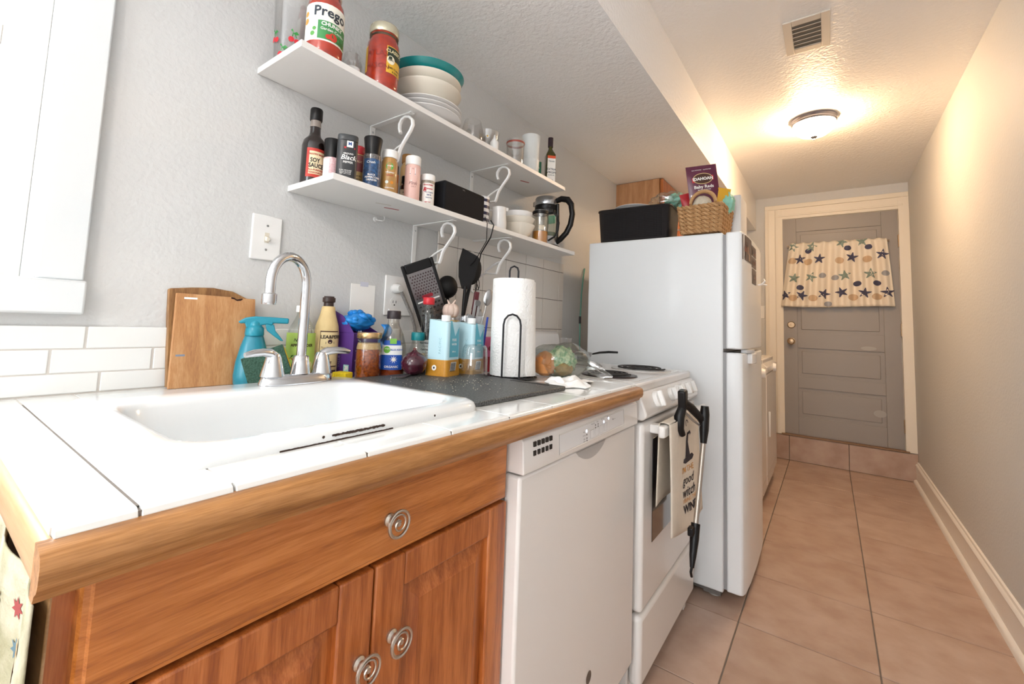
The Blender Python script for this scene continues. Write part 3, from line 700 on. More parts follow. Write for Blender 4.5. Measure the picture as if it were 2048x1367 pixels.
# ---- upper shelf
t = vessel('glass_pitcher', 'clear glass pitcher printed with red cherries at the shelf end', 'pitcher', .062, .436, ZU,
    [(0, 0), (.036, 0), (.038, .03), (.041, .10), (.044, .19), (.042, .19), (.039, .10), (.035, .008), (0, .008)], GLASS, 0)
def cherry(R, ang, z, tgt):
    o = obj('cherry_print', B().disc(-.007, -.006, .0068, 14).disc(.006, -.009, .0068, 14).wrap(R, ang, z), C_('#c9202f'), tgt, sm=0)
    obj('leaf_print', B().poly([(-.004, .010), (.002, .006), (.010, .011), (.004, .016)]).poly([(-.006, .002), (-.004, .012), (-.002, .012), (-.004, .001)]).poly([(.004, 0), (-.002, .011), (0, .012), (.006, 0)]).poly([(-.002, .012), (-.009, .016), (-.006, .021)]).wrap(R, ang, z), C_('#2f8a3c'), tgt, sm=0)
for a in (8, -62, 70): cherry(.0405, a, .062, t)
for a in (-25, 40): cherry(.0398, a, .022, t)
vessel('sauce_jar', 'large pasta sauce jar with white and green chunky label', 'jar', .152, .470, ZU,
    [(0, 0), (.034, 0), (.041, .006), (.043, .018), (.043, .125), (.040, .145), (.031, .160), (.031, .175), (0, .175)], SAUCE, 0,
    [([(0, .168), (.0335, .168), (.0345, .172), (.0345, .188), (.032, .19), (0, .19)], C_('#e9e7dd', .4))],
    [(.0434, -110, 110, .036, .128, C_('#f3f1e6', .5)), (.0437, -22, 110, .040, .085, C_('#3e8b4d', .5))],
    [('Prego', .034, .0437, 15, .107, C_('#2a3440'), .02), ('CHUNKY', .0125, .044, 22, .077, WINK, .035), ('Garden Combo', .0095, .044, 26, .065, WINK, .01)],
    extra=(('tomato_print', B().disc(.008, .0, .010, 14).disc(-.004, -.002, .006, 12).wrap(.0442, 15, .050), C_('#c93a2a'), 0),
           ('leaf_print', B().disc(.0, 0, .009, 9).disc(-.012, .004, .007, 7).disc(.012, -.004, .007, 8).wrap(.0441, 45, .049), C_('#2f6e34'), 0),
           ('carrot_print', B().poly([(0, 0), (.022, .004), (.022, .012)]).wrap(.0443, 40, .036), C_('#e58a2a'), 0),
           ('herb_print', B().disc(0, 0, .006, 7).disc(.004, .012, .005, 7).wrap(.0438, -38, .052), C_('#5da04d'), 0),
           ('pasta_print', B().disc(0, 0, .008, 8).disc(.0, .018, .007, 8).wrap(.0438, -66, .085), C_('#e0a04a'), 0)))
vessel('glass_jar', 'empty clear glass jar between the two sauce jars', 'jar', .068, .602, ZU, [(0, 0), (.026, 0), (.028, .01), (.028, .095), (.022, .112), (.022, .122), (.020, .122), (.020, .111), (.0255, .094), (.025, .005), (0, .005)], GLASS)
vessel('lid_cup', 'small white plastic cup in front of the empty jar', 'cup', .130, .566, ZU, [(0, 0), (.016, 0), (.019, .045), (.017, .045), (.0145, .004), (0, .004)], PLAS, n=18)
YEL = C_('#e8b73a'); DKG = C_('#2f3a2c')
vessel('sauce_jar', 'square shouldered mason sauce jar with gold lid and yellow label', 'jar', .152, .642, ZU,
    [(0, 0), (.036, 0), (.042, .006), (.044, .02), (.044, .115), (.042, .140), (.036, .152), (.036, .168), (0, .168)], SAUCE, 0,
    [([(0, .166), (.0385, .166), (.0395, .168), (.0395, .187), (.0375, .191), (0, .189)], mat('gold_lid', '#d9d3ba', .25, metal=.7), 'lid'),
     ([(.036, .155), (.0385, .158), (.036, .162)], mat('lid_band', '#6b6152', .4, metal=.6), 'band')],
    [(.0444, 12, 88, .048, .122, YEL), (.0447, 15, 85, .086, .120, DKG), (.0444, -100, -62, .05, .122, YEL)],
    [('CLASSICO', .0125, .0449, 45, .108, C_('#efe2b4'), .02), ('ATLAS', .021, .0444, -22, .098, C_('#8c2a1c'), .0), ('MASON', .019, .0444, -20, .062, C_('#8c2a1c'), .0), ('RIPE TOMATO', .007, .0449, 48, .062, INK, .02), ('& BASIL', .007, .0449, 48, .053, INK, .02)],
    extra=(('seal_print', B().disc(0, 0, .012, 18).wrap(.0450, 28, .084), C_('#f1ead2'), 0), ('seal_text', B().text('REAL', .0075, bold=.02).wrap(.0453, 28, .084), DKG, 0)))
# plate stack
def dish(name, label, x, y, z, prof, m, group='stacked plates and bowls on the upper shelf', cat='plate'):
    return single(name, B().lathe(prof, 44), m, label, cat, (x, y, z), 0, group)
PX, PY = .121, .833
WP = mat('white_china', '#eceae8', .2, coat=.3); CP = mat('cream_china', '#e3dccd', .28, coat=.2)
pl = [(0, 0), (.060, 0), (.065, .003), (.085, .008), (.113, .0155), (.114, .017), (.112, .0175), (.084, .011), (.064, .006), (0, .005)]
for k, nm in enumerate(('lowest', 'second from the bottom', 'third from the bottom')):
    dish('dinner_plate', 'white dinner plate, %s of the stack on the upper shelf' % nm, PX, PY, ZU+.0005+.0135*k, pl, WP)
bl = [(0, 0), (.062, 0), (.066, .003), (.100, .036), (.110, .046), (.1105, .048), (.108, .048), (.096, .039), (.064, .007), (0, .006)]
dish('shallow_bowl', 'cream shallow bowl resting on the white plates of the stack', PX, PY, ZU+.051, bl, CP, cat='bowl')
dish('shallow_bowl', 'cream shallow bowl under the teal plate of the stack', PX, PY, ZU+.082, [(p[0]*.985, p[1]) for p in bl], CP, cat='bowl')
dish('dinner_plate', 'teal rimmed plate on top of the plate stack', PX, PY, ZU+.121, [(0, 0), (.066, 0), (.085, .008), (.115, .032), (.1165, .0345), (.1145, .035), (.083, .012), (0, .006)], mat('teal_glaze', '#1d8a8b', .2, coat=.4))
vessel('glass_bowl', 'round clear glass bowl vase beside the plate stack', 'vase', .092, 1.092, ZU, [(0, 0), (.022, 0), (.026, .003), (.040, .045), (.043, .070), (.036, .105), (.030, .125), (.0285, .125), (.034, .104), (.041, .070), (.038, .046), (.02, .006), (0, .005)], GLASS)
t = vessel('drinking_glass', 'clear glass printed with a small white daisy', 'glass', .098, 1.168, ZU, tumbler(.025, .032, .115), GLASS, 0)
obj('daisy_print', B().star(0, 0, .0095, .0045, 8).wrap(.0303, 5, .085), WINK, t, sm=0); obj('daisy_centre', B().disc(0, 0, .0032, 10).wrap(.0307, 5, .085), C_('#e8b73a'), t, sm=0)
vessel('dropper_bottle', 'tiny white nozzle bottle in front of the daisy glass', 'bottle', .168, 1.128, ZU, [(0, 0), (.0150, 0), (.0155, .042), (.010, .050), (.005, .058), (.002, .070), (0, .070)], PLAS, n=16)
vessel('drinking_glass', 'flared clear glass behind the red rimmed glass', 'glass', .052, 1.238, ZU, tumbler(.020, .042, .145), GLASS)
t = vessel('drinking_glass', 'clear glass with a red band below the rim', 'glass', .148, 1.287, ZU, tumbler(.032, .037, .108), GLASS)
obj('band', B().lathe([(.0360, .094), (.0372, .097), (.0372, .100), (.0362, .102)], 28), mat('red_band', '#9c4a3c', .35), t)
FROST = mat('frosted_plastic', '#dfe1df', .35, sss=.0)
for k, (nm, r) in enumerate((('lower', .039), ('upper', .040))):
    vessel('plastic_cup', 'frosted white cup, %s of two stacked beside the oil bottle' % nm, 'cup', .128, 1.425, ZU+.075*k, [(0, 0), (r-.007, 0), (r-.005, .003), (r, .108), (r-.0015, .108), (r-.007, .006), (0, .006)] if k else [(0, 0), (r-.006, 0), (r-.004, .003), (r-.001, .078), (r-.003, .078), (r-.0075, .006), (0, .006)], FROST, group='frosted cups stacked on the upper shelf')
t = thing('tea_packet', 'narrow green packet between the cups and the oil bottle', 'packet', (.085, 1.535, ZU), face(.085, 1.535, 20))
obj('box', B().box(-.014, .014, -.022, .022, 0, .118), C_('#2f7d5c', .45), t, bev=.002); obj('label', B().rect(-.018, .018, .02, .06).place((.0145, 0, 0), (0, 1, 0), (0, 0, 1)), C_('#4a7fa5'), t, sm=0)
obj('lettering', B().text('TEA', .014, 0, .09, .02).place((.0146, 0, 0), (0, 1, 0), (0, 0, 1)), WINK, t, sm=0)
OIL = mat('olive_oil_glass', '#3d3a10', .12, coat=.5)
t = thing('oil_bottle', 'dark green square olive oil bottle at the end of upper shelf', 'bottle', (.142, 1.562, ZU), face(.142, 1.562, 14))
bs, n, L = loops([(rrect(-.020, .020, -.020, .020, .005, 3), 0), (rrect(-.021, .021, -.021, .021, .005, 3), .003), (rrect(-.021, .021, -.021, .021, .005, 3), .145), (rrect(-.015, .015, -.015, .015, .007, 3), .160), (rrect(-.0095, .0095, -.0095, .0095, .009, 3), .172), (rrect(-.009, .009, -.009, .009, .0085, 3), .205)])
bs.f.append(list(range((L-1)*n, L*n))); bs.f.append(list(range(n-1, -1, -1)))
obj('body', bs, OIL, t); obj('cap', B().cyl(.0115, .184, .226, 18).move(0, 0, 0), mat('wine_cap', '#2a1420', .4), t)
lb = obj('label', B().box(.021, .0216, -.0165, .0195, .012, .138), C_('#efeae4', .6), t, sm=0)
obj('band', B().box(.0216, .0218, -.0165, .0195, .126, .138).box(.0216, .0218, -.0165, .0195, .012, .019), C_('#e0572c'), lb, sm=0)
for s_, sz, z in (('·TEXAS·', .009, .112), ('EXTRA', .013, .076), ('VIRGIN', .013, .062), ('OLIVE OIL', .0065, .05), ('500 ML', .006, .028)):
    obj('lettering', B().text(s_, sz, .0015, z, .02).place((.0220, 0, 0), (0, 1, 0), (0, 0, 1)), C_('#2b3a44'), lb, sm=0)

# ---- lower shelf: spices
SOY = mat('soy_glass', '#1a0f0d', .08, coat=.6)
vessel('soy_sauce_bottle', 'tall dark soy sauce bottle with red and cream label', 'bottle', .047, .523, ZL,
    [(0, 0), (.027, 0), (.029, .003), (.030, .105), (.027, .120), (.016, .133), (.0135, .142), (.0125, .178), (0, .178)], SOY, 6,
    [([(0, .176), (.0145, .176), (.0155, .179), (.0155, .206), (.014, .209), (0, .209)], BLK)],
    [(.0304, -38, 95, .018, .094, C_('#c43a2e')), (.0307, -25, 92, .026, .086, C_('#ecdcb4'))],
    [('PANTRY BASICS', .0062, .0310, 12, .078, C_('#b03a30'), .03), ('SOY', .0155, .0310, 2, .062, INK, .03, 0, .8), ('SAUCE', .0155, .0310, 9, .048, INK, .03, 0, .8), ('ALL-PURPOSE', .0062, .0310, 8, .037, C_('#b03a30'), .03), ('SEASONING', .0062, .0310, 8, .030, C_('#b03a30'), .03)],
    extra=(('neck_glass', B().lathe([(.0137, .158), (.0129, .176)], 20), mat('neck_clear', '#8b8078', .1, coat=.5), 40),))
CLR = mat('clear_pet', '#d9cfd0', .15, coat=.5)
vessel('salt_grinder', 'pink salt grinder with black cap next to the soy sauce', 'grinder', .098, .545, ZL, cyl(.0205, 0, .072), mat('pink_salt', '#d9a3a8', .3, var=(220, .6, '#efe0e0'), coat=.5), 0,
    [([(0, .070), (.0195, .070), (.0215, .118), (.020, .121), (0, .121)], BLK)], [(.0208, -75, -18, .004, .066, C_('#eeeceb'))], [])
t = thing('pepper_tin', 'flat black ground pepper tin with white script lettering', 'tin', (.158, .549, ZL), face(.158, .549, 0))
bs, n, L = loops([(oval(.0145, .0245, 32, 2.8), 0), (oval(.0145, .0245, 32, 2.8), .105), (oval(.0135, .0235, 32, 2.8), .106)]); bs.f.append(list(range((L-1)*n, L*n))); bs.f.append(list(range(n-1, -1, -1)))
obj('body', bs, mat('tin_black', '#2a2b2e', .35), t); bs, n, L = loops([(oval(.0142, .0242, 32, 2.8), .1062), (oval(.0145, .0245, 32, 2.8), .108), (oval(.0145, .0245, 32, 2.8), .119), (oval(.0135, .0235, 32, 2.8), .121)]); bs.f.append(list(range((L-1)*n, L*n)))
obj('lid', bs, mat('tin_lid', '#3a3c3e', .3), t)
def tinx(p, o=.0004):
    q = min(1, abs(p.x)/.0245); return (.0145*(1-q**2.8)**(1/2.8)+o, p.x, p.y)
obj('brand_print', B().rect(-.002, .013, .088, .104).mapf(lambda p: tinx(p)), WINK, t, sm=0); obj('brand_print', B().rect(-.008, .018, .084, .0885).mapf(lambda p: tinx(p, .0006)), C_('#c03038'), t, sm=0)
obj('lettering', B().text('M', .011, .0055, .0965, .04).mapf(lambda p: tinx(p, .0008)), C_('#1f4a8a'), t, sm=0)
for s_, sz, z, sh in (('GROUND', .0055, .071, 0), ('Black', .017, .061, .3), ('PEPPER', .0075, .049, 0)): obj('lettering', B().text(s_, sz, .003, z, .012, sh).mapf(lambda p: tinx(p)), WINK, t, sm=0)
obj('lettering', B().text('PURE GROUND\nBOLD FLAVOR\nNET WT 3 OZ', .0042, -.002, .024, .0, .2).mapf(lambda p: tinx(p)), WINK, t, sm=0)
vessel('spice_jar', 'spice jar with red lid and tan powder behind the pepper tin', 'spice jar', .094, .622, ZL, cyl(.0195, 0, .108), mat('tan_spice', '#c9a468', .35, var=(90, .3), coat=.5), 0,
    [([(0, .107), (.0195, .107), (.0205, .109), (.0205, .128), (.019, .13), (0, .13)], C_('#b8323a', .4))], [(.0198, -30, 60, .058, .104, C_('#8a4a4a'))], [('GARLIC', .008, .0199, 5, .085, C_('#e8c9a0'), .01), ('MINCED', .006, .0199, 8, .045, INK, .02), ('ONION', .006, .0199, 8, .036, INK, .02)])
vessel('pepper_grinder', 'peppercorn grinder with black flared cap and blue label', 'grinder', .150, .630, ZL, cyl(.0230, 0, .098), mat('peppercorn', '#39363a', .35, var=(200, .7, '#8a8480'), coat=.6), 0,
    [([(0, .096), (.0200, .096), (.0205, .11), (.0245, .143), (.0235, .146), (0, .146)], BLK)], [(.0233, -60, 70, .012, .084, mat('blue_label', '#2f5a8a', .4, var=(150, .8, '#16243c')))],
    [('Crush', .0095, .0236, -8, .074, WINK, .01, .2), ('BLACK', .0068, .0236, 0, .040, WINK, .02), ('PEPPERCORN', .0068, .0236, 6, .033, WINK, .02), ('GRINDER', .0068, .0236, 2, .026, WINK, .02)])
vessel('spice_jar', 'spice jar with white lid and round green label print', 'spice jar', .152, .686, ZL, [(0, 0), (.0205, 0), (.0225, .003), (.0225, .095), (.018, .106), (.018, .110), (0, .110)], mat('ground_spice', '#b78a4d', .35, var=(60, .25), coat=.5), 0,
    [([(0, .107), (.0205, .107), (.0215, .109), (.0215, .126), (.020, .129), (0, .129)], PLAS)], [], [('simple', .006, .0230, 4, .082, WINK, .01), ('ORGANIC', .0055, .0230, 6, .063, WINK, .02), ('GINGER', .0055, .0230, 6, .055, C_('#b03a30'), .02), ('SEASONING', .005, .0230, 8, .02, WINK, .01)],
    extra=(('label_print', B().disc(0, 0, .0105, 18).wrap(.0228, 2, .080), C_('#5aa34a'), 0), ('seal_print', B().disc(-.007, 0, .0045, 12).wrap(.0228, 4, .036), C_('#dfe7df'), 0), ('seal_print', B().disc(.007, 0, .0045, 12).wrap(.0228, 4, .036), C_('#d98a2a'), 0)))
vessel('spice_jar', 'narrow orange spice bottle with dark cap squeezed between jars', 'spice jar', .104, .738, ZL, cyl(.0165, 0, .088), mat('orange_spice', '#c9702a', .4, var=(70, .3)), 0, [([(0, .087), (.0155, .087), (.0155, .112), (.014, .114), (0, .114)], BLK)], [(.0168, -40, 60, .02, .06, C_('#d9a860'))], [])
vessel('extract_bottle', 'tiny brown extract bottle with black cap and cream label', 'bottle', .108, .782, ZL, [(0, 0), (.0155, 0), (.0165, .003), (.0165, .06), (.009, .07), (.009, .074), (0, .074)], mat('brown_glass', '#3a1d12', .12, coat=.5), 0, [([(0, .073), (.012, .073), (.012, .092), (.010, .094), (0, .094)], BLK)], [(.0168, -60, 70, .012, .05, C_('#e8dcc0'))], [('PURE', .006, .0170, 0, .04, INK, .02), ('VANILLA', .006, .0170, 0, .03, C_('#8a2a20'), .02)])
vessel('spice_bottle', 'tall tan seasoning bottle with brown cap behind the pink one', 'bottle', .050, .836, ZL, [(0, 0), (.021, 0), (.022, .003), (.022, .145), (.016, .158), (.016, .165), (0, .165)], mat('tan_bottle', '#b9935f', .4, coat=.3), 0, [([(0, .162), (.018, .162), (.019, .165), (.019, .186), (.017, .189), (0, .189)], C_('#9a6a34', .45))])
vessel('salt_bottle', 'pale pink salt shaker bottle with white cap', 'bottle', .155, .768, ZL, [(0, 0), (.021, 0), (.0225, .003), (.0225, .108), (.019, .115), (.019, .118), (0, .118)], C_('#e6bcb2', .4, coat=.3), 0, [([(0, .113), (.0215, .113), (.0225, .115), (.0225, .136), (.021, .139), (0, .139)], PLAS)], [],
    [('Pink', .0145, .0228, 4, .056, C_('#7a4a48'), .0, .3), ('SALT', .006, .0228, 10, .046, C_('#a06a66'), .0), ('H', .008, .0232, 0, .098, C_('#a06a66'), .0)], extra=(('label_print', B().rect(-.0085, .0085, -.008, .014).wrap(.0229, 0, .088), C_('#f2efee'), 0), ('label_print', B().rect(-.0085, .0085, -.001, .001).wrap(.0231, 0, .083), C_('#3a3f5a'), 0)))
vessel('seasoning_shaker', 'short shaker with white cap and red white blue label', 'spice jar', .160, .824, ZL, cyl(.0215, 0, .082), mat('grey_season', '#8a7f70', .4, var=(160, .5, '#c9bfae'), coat=.4), 0, [([(0, .081), (.0215, .081), (.0225, .083), (.0225, .097), (.021, .1), (0, .1)], PLAS)],
    [(.0218, -42, 70, .008, .072, C_('#eeeae4'))], [('SEASONED', .0062, .0221, 6, .066, C_('#c03038'), .03), ('Famous', .0075, .0221, 12, .055, C_('#c03038'), .03, .2), ('The Original', .0052, .0221, 14, .044, C_('#24407c'), .02), ('Salt &', .006, .0221, 14, .036, C_('#24407c'), .03), ('Seasoning', .005, .0221, 14, .028, C_('#24407c'), .02), ('NET WT', .005, .0221, 6, .014, C_('#c03038'), .03)],
    extra=(('mark_print', B().disc(0, 0, .005, 12).disc(0, .006, .0032, 10).wrap(.0221, -20, .050), C_('#c03038'), 0),))
t = thing('speaker_box', 'black rectangular smart display seen edge on, cord below', 'speaker', (.155, .972, ZL), rad(2))
obj('body', B().box(-.028, .026, -.100, .104, .0, .100), mat('fabric_black', '#101116', .75, spec=.25, bump=(900, .3, .001)), t, bev=.006, seg=3)
obj('top_panel', B().box(-.022, .018, -.092, .096, .0998, .1012), BLK, t, sm=0); obj('lettering', B().text('hello', .006, -.01, .09).place((.0265, 0, 0), (0, 1, 0), (0, 0, 1)), C_('#9a9a9e'), t, sm=0)
t = thing('tablet', 'black tablet leaning on the wall behind the display box', 'tablet', (.075, .950, ZL+.0015), rad(4))
obj('body', B().box(-.005, .005, -.075, .075, 0, .125).rot('y', -24).move(0, 0, .002), BLKM, t, bev=.002); obj('screen', B().box(.0052, .0056, -.069, .069, .008, .118).rot('y', -24).move(0, 0, .002), mat('dark_screen', '#2a2326', .12), t, sm=0)
vessel('small_bottle', 'tiny teal capped bottle beside the striped canister', 'bottle', .062, 1.062, ZL, cyl(.012, 0, .085), C_('#7fb3b5', .4), 0, [([(0, .085), (.010, .085), (.009, .112), (0, .113)], C_('#6fb7bd', .4))], n=16)
t = vessel('striped_mug', 'navy and white striped mug with red foot', 'mug', .098, 1.148, ZL, [(0, 0), (.030, 0), (.033, .004), (.034, .124), (.032, .124), (.031, .008), (0, .008)], C_('#eceaea', .25), 0)
for k in range(4): obj('stripe', B().lathe([(.0343, .032+.024*k), (.0343, .043+.024*k)], 26), C_('#2c2d4c', .3), t)
obj('foot_band', B().lathe([(.0335, .004), (.0343, .006), (.0343, .016)], 26), C_('#c4302f', .3), t)
t = vessel('creamer_jug', 'small white porcelain creamer jug beside the bowls', 'jug', .130, 1.222, ZL, [(0, 0), (.024, 0), (.028, .01), (.030, .035), (.026, .075), (.0275, .10), (.026, .10), (.0245, .075), (.028, .036), (.022, .008), (0, .008)], WP, 90)
obj('handle', B().tube([(-.026, 0, .09), (-.042, 0, .09), (-.047, 0, .07), (-.042, 0, .045), (-.028, 0, .035)], .004, 8), WP, t)
obj('spout', B().prism([(.022, -.008), (.036, 0), (.022, .008)], 'z', .088, .102), WP, t, bev=.002)
BX, BY = .112, 1.372
bw = [(0, 0), (.030, 0), (.033, .004), (.055, .03), (.071, .062), (.070, .064), (.067, .063), (.05, .032), (.03, .009), (0, .008)]
G2 = 'bowls stacked on the lower shelf'
dish('serving_bowl', 'large cream bowl at the bottom of the stack by the kettle', BX, BY, ZL+.0005, bw, mat('cream_bowl', '#e6dfd2', .25, coat=.3), G2, 'bowl')
dish('serving_bowl', 'cream bowl in the middle of the stack by the kettle', BX, BY, ZL+.028, [(p[0]*.98, p[1]) for p in bw], mat('cream_bowl', '#e6dfd2', .25, coat=.3), G2, 'bowl')
dish('serving_bowl', 'white straight sided bowl on top of the bowl stack', BX, BY, ZL+.060, [(0, 0), (.035, 0), (.05, .012), (.060, .055), (.058, .056), (.048, .016), (.034, .007), (0, .006)], WP, G2, 'bowl')
t = vessel('glass_carafe', 'glass carafe with amber tea and black loop handle', 'carafe', .152, 1.482, ZL, [(0, 0), (.032, 0), (.034, .004), (.0345, .10), (.033, .145), (.0315, .145), (.033, .10), (.0325, .006), (0, .006)], GLASS, 0, None, liq=([(0, .007), (.0315, .007), (.0317, .055), (0, .055)], mat('amber_tea', '#c9831c', .15, coat=.6)))
obj('handle', B().tube([(.006, .033, .135), (.006, .052, .140), (.006, .070, .122), (.006, .077, .095), (.006, .074, .062), (.006, .060, .035), (.006, .034, .018)], .0042, 8), BLK, t)
obj('rim_band', B().lathe([(.0335, .128), (.0352, .130), (.0352, .140), (.0335, .142)], 26), BLK, t)
obj('tag', B().rect(-.012, .012, -.01, .01).wrap(.0352, 10, .068), C_('#d9cdb4'), t, sm=0)
# kettle
t = thing('electric_kettle', 'glass electric kettle with steel lid and black handle', 'kettle', (.106, 1.604, ZL+.0003), face(.106, 1.604, 60))
obj('power_base', B().lathe([(0, 0), (.066, 0), (.068, .004), (.064, .016), (0, .018)], 32), BLK, t)
obj('base_ring', B().lathe([(0, .0185), (.058, .0185), (.060, .022), (.058, .056), (0, .056)], 32), STEEL, t)
obj('body', B().lathe([(.058, .056), (.058, .08), (.055, .15), (.052, .198)], 32), glass('kettle_glass', '#e6ece8', .08, .6), t)
obj('contents', B().lathe([(0, .057), (.0565, .057), (.0565, .074), (0, .074)], 32), glass('kettle_water', '#cfdcd4', .1, .4), t)
obj('upper_band', B().lathe([(.0525, .176), (.054, .178), (.053, .200), (.050, .202)], 32), BLK, t)
obj('lid', B().lathe([(.053, .200), (.0545, .203), (.0525, .232), (.048, .238), (0, .240)], 32), STEEL, t)
obj('spout', B().prism([(-.045, -.018), (-.075, 0), (-.045, .018)], 'z', .205, .230), STEEL, t, bev=.004)
obj('handle', B().tube([(.045, 0, .218), (.075, 0, .226), (.106, 0, .218), (.124, 0, .194), (.130, 0, .150), (.122, 0, .105), (.103, 0, .07), (.076, 0, .045), (.055, 0, .03)], [.010, .012, .013, .012, .011, .011, .011, .011, .009], 12, flat=1.15), BLK, t)
obj('handle_mount', B().tube([(.054, 0, .05), (.060, 0, .12), (.057, 0, .205)], .007, 8), BLK, t)
obj('label_print', B().poly([(-.02, .0), (.02, .01), (.018, .045), (-.016, .04)]).wrap(.0565, -35, .105), C_('#6fa88a'), t, sm=0)
# cords falling from the shelf
single('speaker_cable', B().tube([(.215, 1.035, 1.42), (.222, 1.04, 1.40), (.218, 1.045, 1.34), (.16, 1.06, 1.28), (.11, 1.07, 1.25)], .0014, 6), BLK, 'thin black cord looping over the edge of the lower shelf', 'cord')
single('speaker_cable', B().tube([(.208, 1.075, 1.417), (.220, 1.078, 1.40), (.205, 1.082, 1.36), (.15, 1.10, 1.31), (.09, 1.16, 1.27), (.06, 1.19, 1.20), (.03, 1.205, 1.12)], .0022, 6).tube([(.06+.010*math.cos(a), 1.19+.006*math.sin(2.3*a), 1.24+.05*math.sin(a*.9)) for a in [i*.5 for i in range(26)]], .0016, 6), BLK, 'thick black cord bunched up on the second lower bracket', 'cord')
# ------------------------------------------------------------------ wall plates
t = thing('light_switch', 'white toggle light switch plate above the spray bottle', 'switch', (0, .441, 1.259))
obj('plate', B().box(0, .0065, -.0365, .0365, -.056, .056), PLAS, t, bev=.003); 
sl_ = obj('toggle_slot', B().box(.0064, .0068, -.0055, .0055, -.0125, .0125), mat('slot_cream', '#ded6c6', .5), t, sm=0)
obj('toggle', B().box(.004, .017, -.0042, .0042, -.004, .006).rot('y', 22), mat('toggle_cream', '#ece4d4', .4), t, bev=.001)
for z in (-.030, .030): obj('screw', B().lathe([(0, 0), (.0032, 0), (.0026, .001), (0, .0012)], 12).rot('y', 90).move(.0065, 0, z), STEEL, t)
t = thing('wall_outlet', 'white double outlet plate with plug in upper socket', 'outlet', (0, .872, 1.145))
obj('plate', B().box(0, .006, -.060, .060, -.064, .064), PLAS, t, bev=.003)
for yy in (-.022,):
    for z in (-.022, .022):
        o = obj('socket', B().lathe([(0, 0), (.0165, 0), (.0165, .0015), (0, .0015)], 20).rot('y', 90).move(.006, yy, z), PLAS, t)
        for dy in (-.006, .006): obj('socket_slot', B().box(.0074, .0079, yy+dy-.001, yy+dy+.001, z-.002, z+.006), INK, o, sm=0)
        obj('socket_slot', B().box(.0074, .0079, yy-.0022, yy+.0022, z-.010, z-.0055), INK, o, sm=0)
t = thing('power_plug', 'grey corded plug pushed into the upper wall socket', 'plug', (.0078, .852, 1.168))
obj('body', B().lathe([(0, 0), (.016, 0), (.0165, .004), (.012, .022), (.011, .026), (0, .027)], 18).rot('y', 90), mat('plug_grey', '#dcdad7', .4), t)
obj('cord', B().tube([(.02, .004, -.008), (.016, .018, -.022), (.006, .045, -.05), (.004, .07, -.085), (.004, .085, -.12), (.006, .09, -.16)], .0055, 8), mat('cord_braid', '#a9a5a2', .7, var=(350, .7, '#6c6868')), t)
t = thing('note_card', 'blank white card stuck on the wall behind the glove box', 'card', (0, .735, 1.118))
obj('card', B().box(0, .002, -.042, .042, -.055, .052), PAPER, t, sm=0); obj('tape', B().box(.0019, .0023, -.012, .016, .046, .060), mat('tape', '#cfd0dc', .4), t, sm=0)
t = thing('light_switch', 'switch plate on the end wall left of the door casing', 'switch', (.63, YE, 1.262))
obj('plate', B().box(-.035, .035, -.006, 0, -.057, .057), PLAS, t, bev=.002); obj('toggle', B().box(-.004, .004, -.016, -.004, -.006, .006), PLAS, t, bev=.001)

# ------------------------------------------------------------------ boards, spray, sponges
def lean(b, ang): return b.rot('y', ang)
t = thing('cutting_board', 'rectangular birch cutting board leaning on the backsplash', 'cutting board', (.050, .330, ZT+.0005), rad(-3))
pts = [(-.076, 0), (.088, 0), (.086, .196), (.058, .196), (.054, .193), (.046, .192), (.040, .196), (.034, .1975), (-.070, .1995)]
obj('board', B().prism([(p[0], p[1]) for p in pts], 'x', -.008, 0).rot('y', -8), BIRCH, t, bev=.0015)
obj('scorch', B().prism([(.034, .1935), (.040, .1925), (.046, .189), (.054, .190), (.058, .193), (.0575, .1955), (.046, .1925), (.040, .1962), (.034, .197)], 'x', -.0083, .0004).rot('y', -8), mat('scorch', '#3a1f12', .9), t, sm=0)
obj('sticker', B().box(0, .0004, -.056, -.032, .187, .191).rot('y', -8), PAPER, t, sm=0); obj('sticker', B().box(0, .0004, -.066, -.050, .0655, .0695).rot('y', -8), mat('tape_blue', '#7f8899', .5), t, sm=0)
arc = [(-.082, .0), (.084, 0), (.080, .17), (.064, .195), (.035, .209), (-.005, .2145), (-.045, .212), (-.084, .207), (-.089, .205)]
single('cutting_board', B().prism(arc, 'x', -.013, 0).rot('y', -7), WALN, 'round topped bark edged wooden board behind the birch one', 'cutting board', (.0340, .338, ZT+.002), rad(-3), bev=.002)
TEAL = mat('teal_plastic', '#1489a0', .35, coat=.15); TEALD = mat('teal_bottle', '#0f7f97', .3, coat=.2)
t = thing('spray_bottle', 'teal plastic spray bottle standing behind the sink', 'spray bottle', (.079, .398, ZT+.0005), face(.079, .398, 0)+rad(90))
# local -X side of the trigger head points to viewer's right after this turn
obj('body', B().lathe([(0, 0), (.030, 0), (.034, .004), (.0355, .022), (.033, .05), (.026, .085), (.020, .105), (.0175, .112), (0, .112)], 28, 1., .72), TEALD, t)
obj('collar', B().lathe([(0, .110), (.0185, .110), (.0195, .113), (.0185, .127), (.013, .133), (0, .134)], 26), TEAL, t)
hp = [(-.018, .128), (.006, .128), (.014, .134), (.024, .136), (.034, .133), (.036, .139), (.068, .1385), (.068, .1515), (.034, .153), (-.002, .1535), (-.020, .150), (-.034, .1405), (-.028, .136), (-.020, .138)]
obj('spray_head', B().prism([(-p[0], p[1]) for p in hp], 'y', -.0085, .0085).mapf(lambda p: (-p.x, p.y, p.z)) if False else B().prism([(p[0], p[1]) for p in hp], 'y', -.0085, .0085), TEAL, t, bev=.003, seg=3)
obj('neck', B().lathe([(.014, .126), (.012, .14), (.006, .146), (0, .147)], 18), TEAL, t)
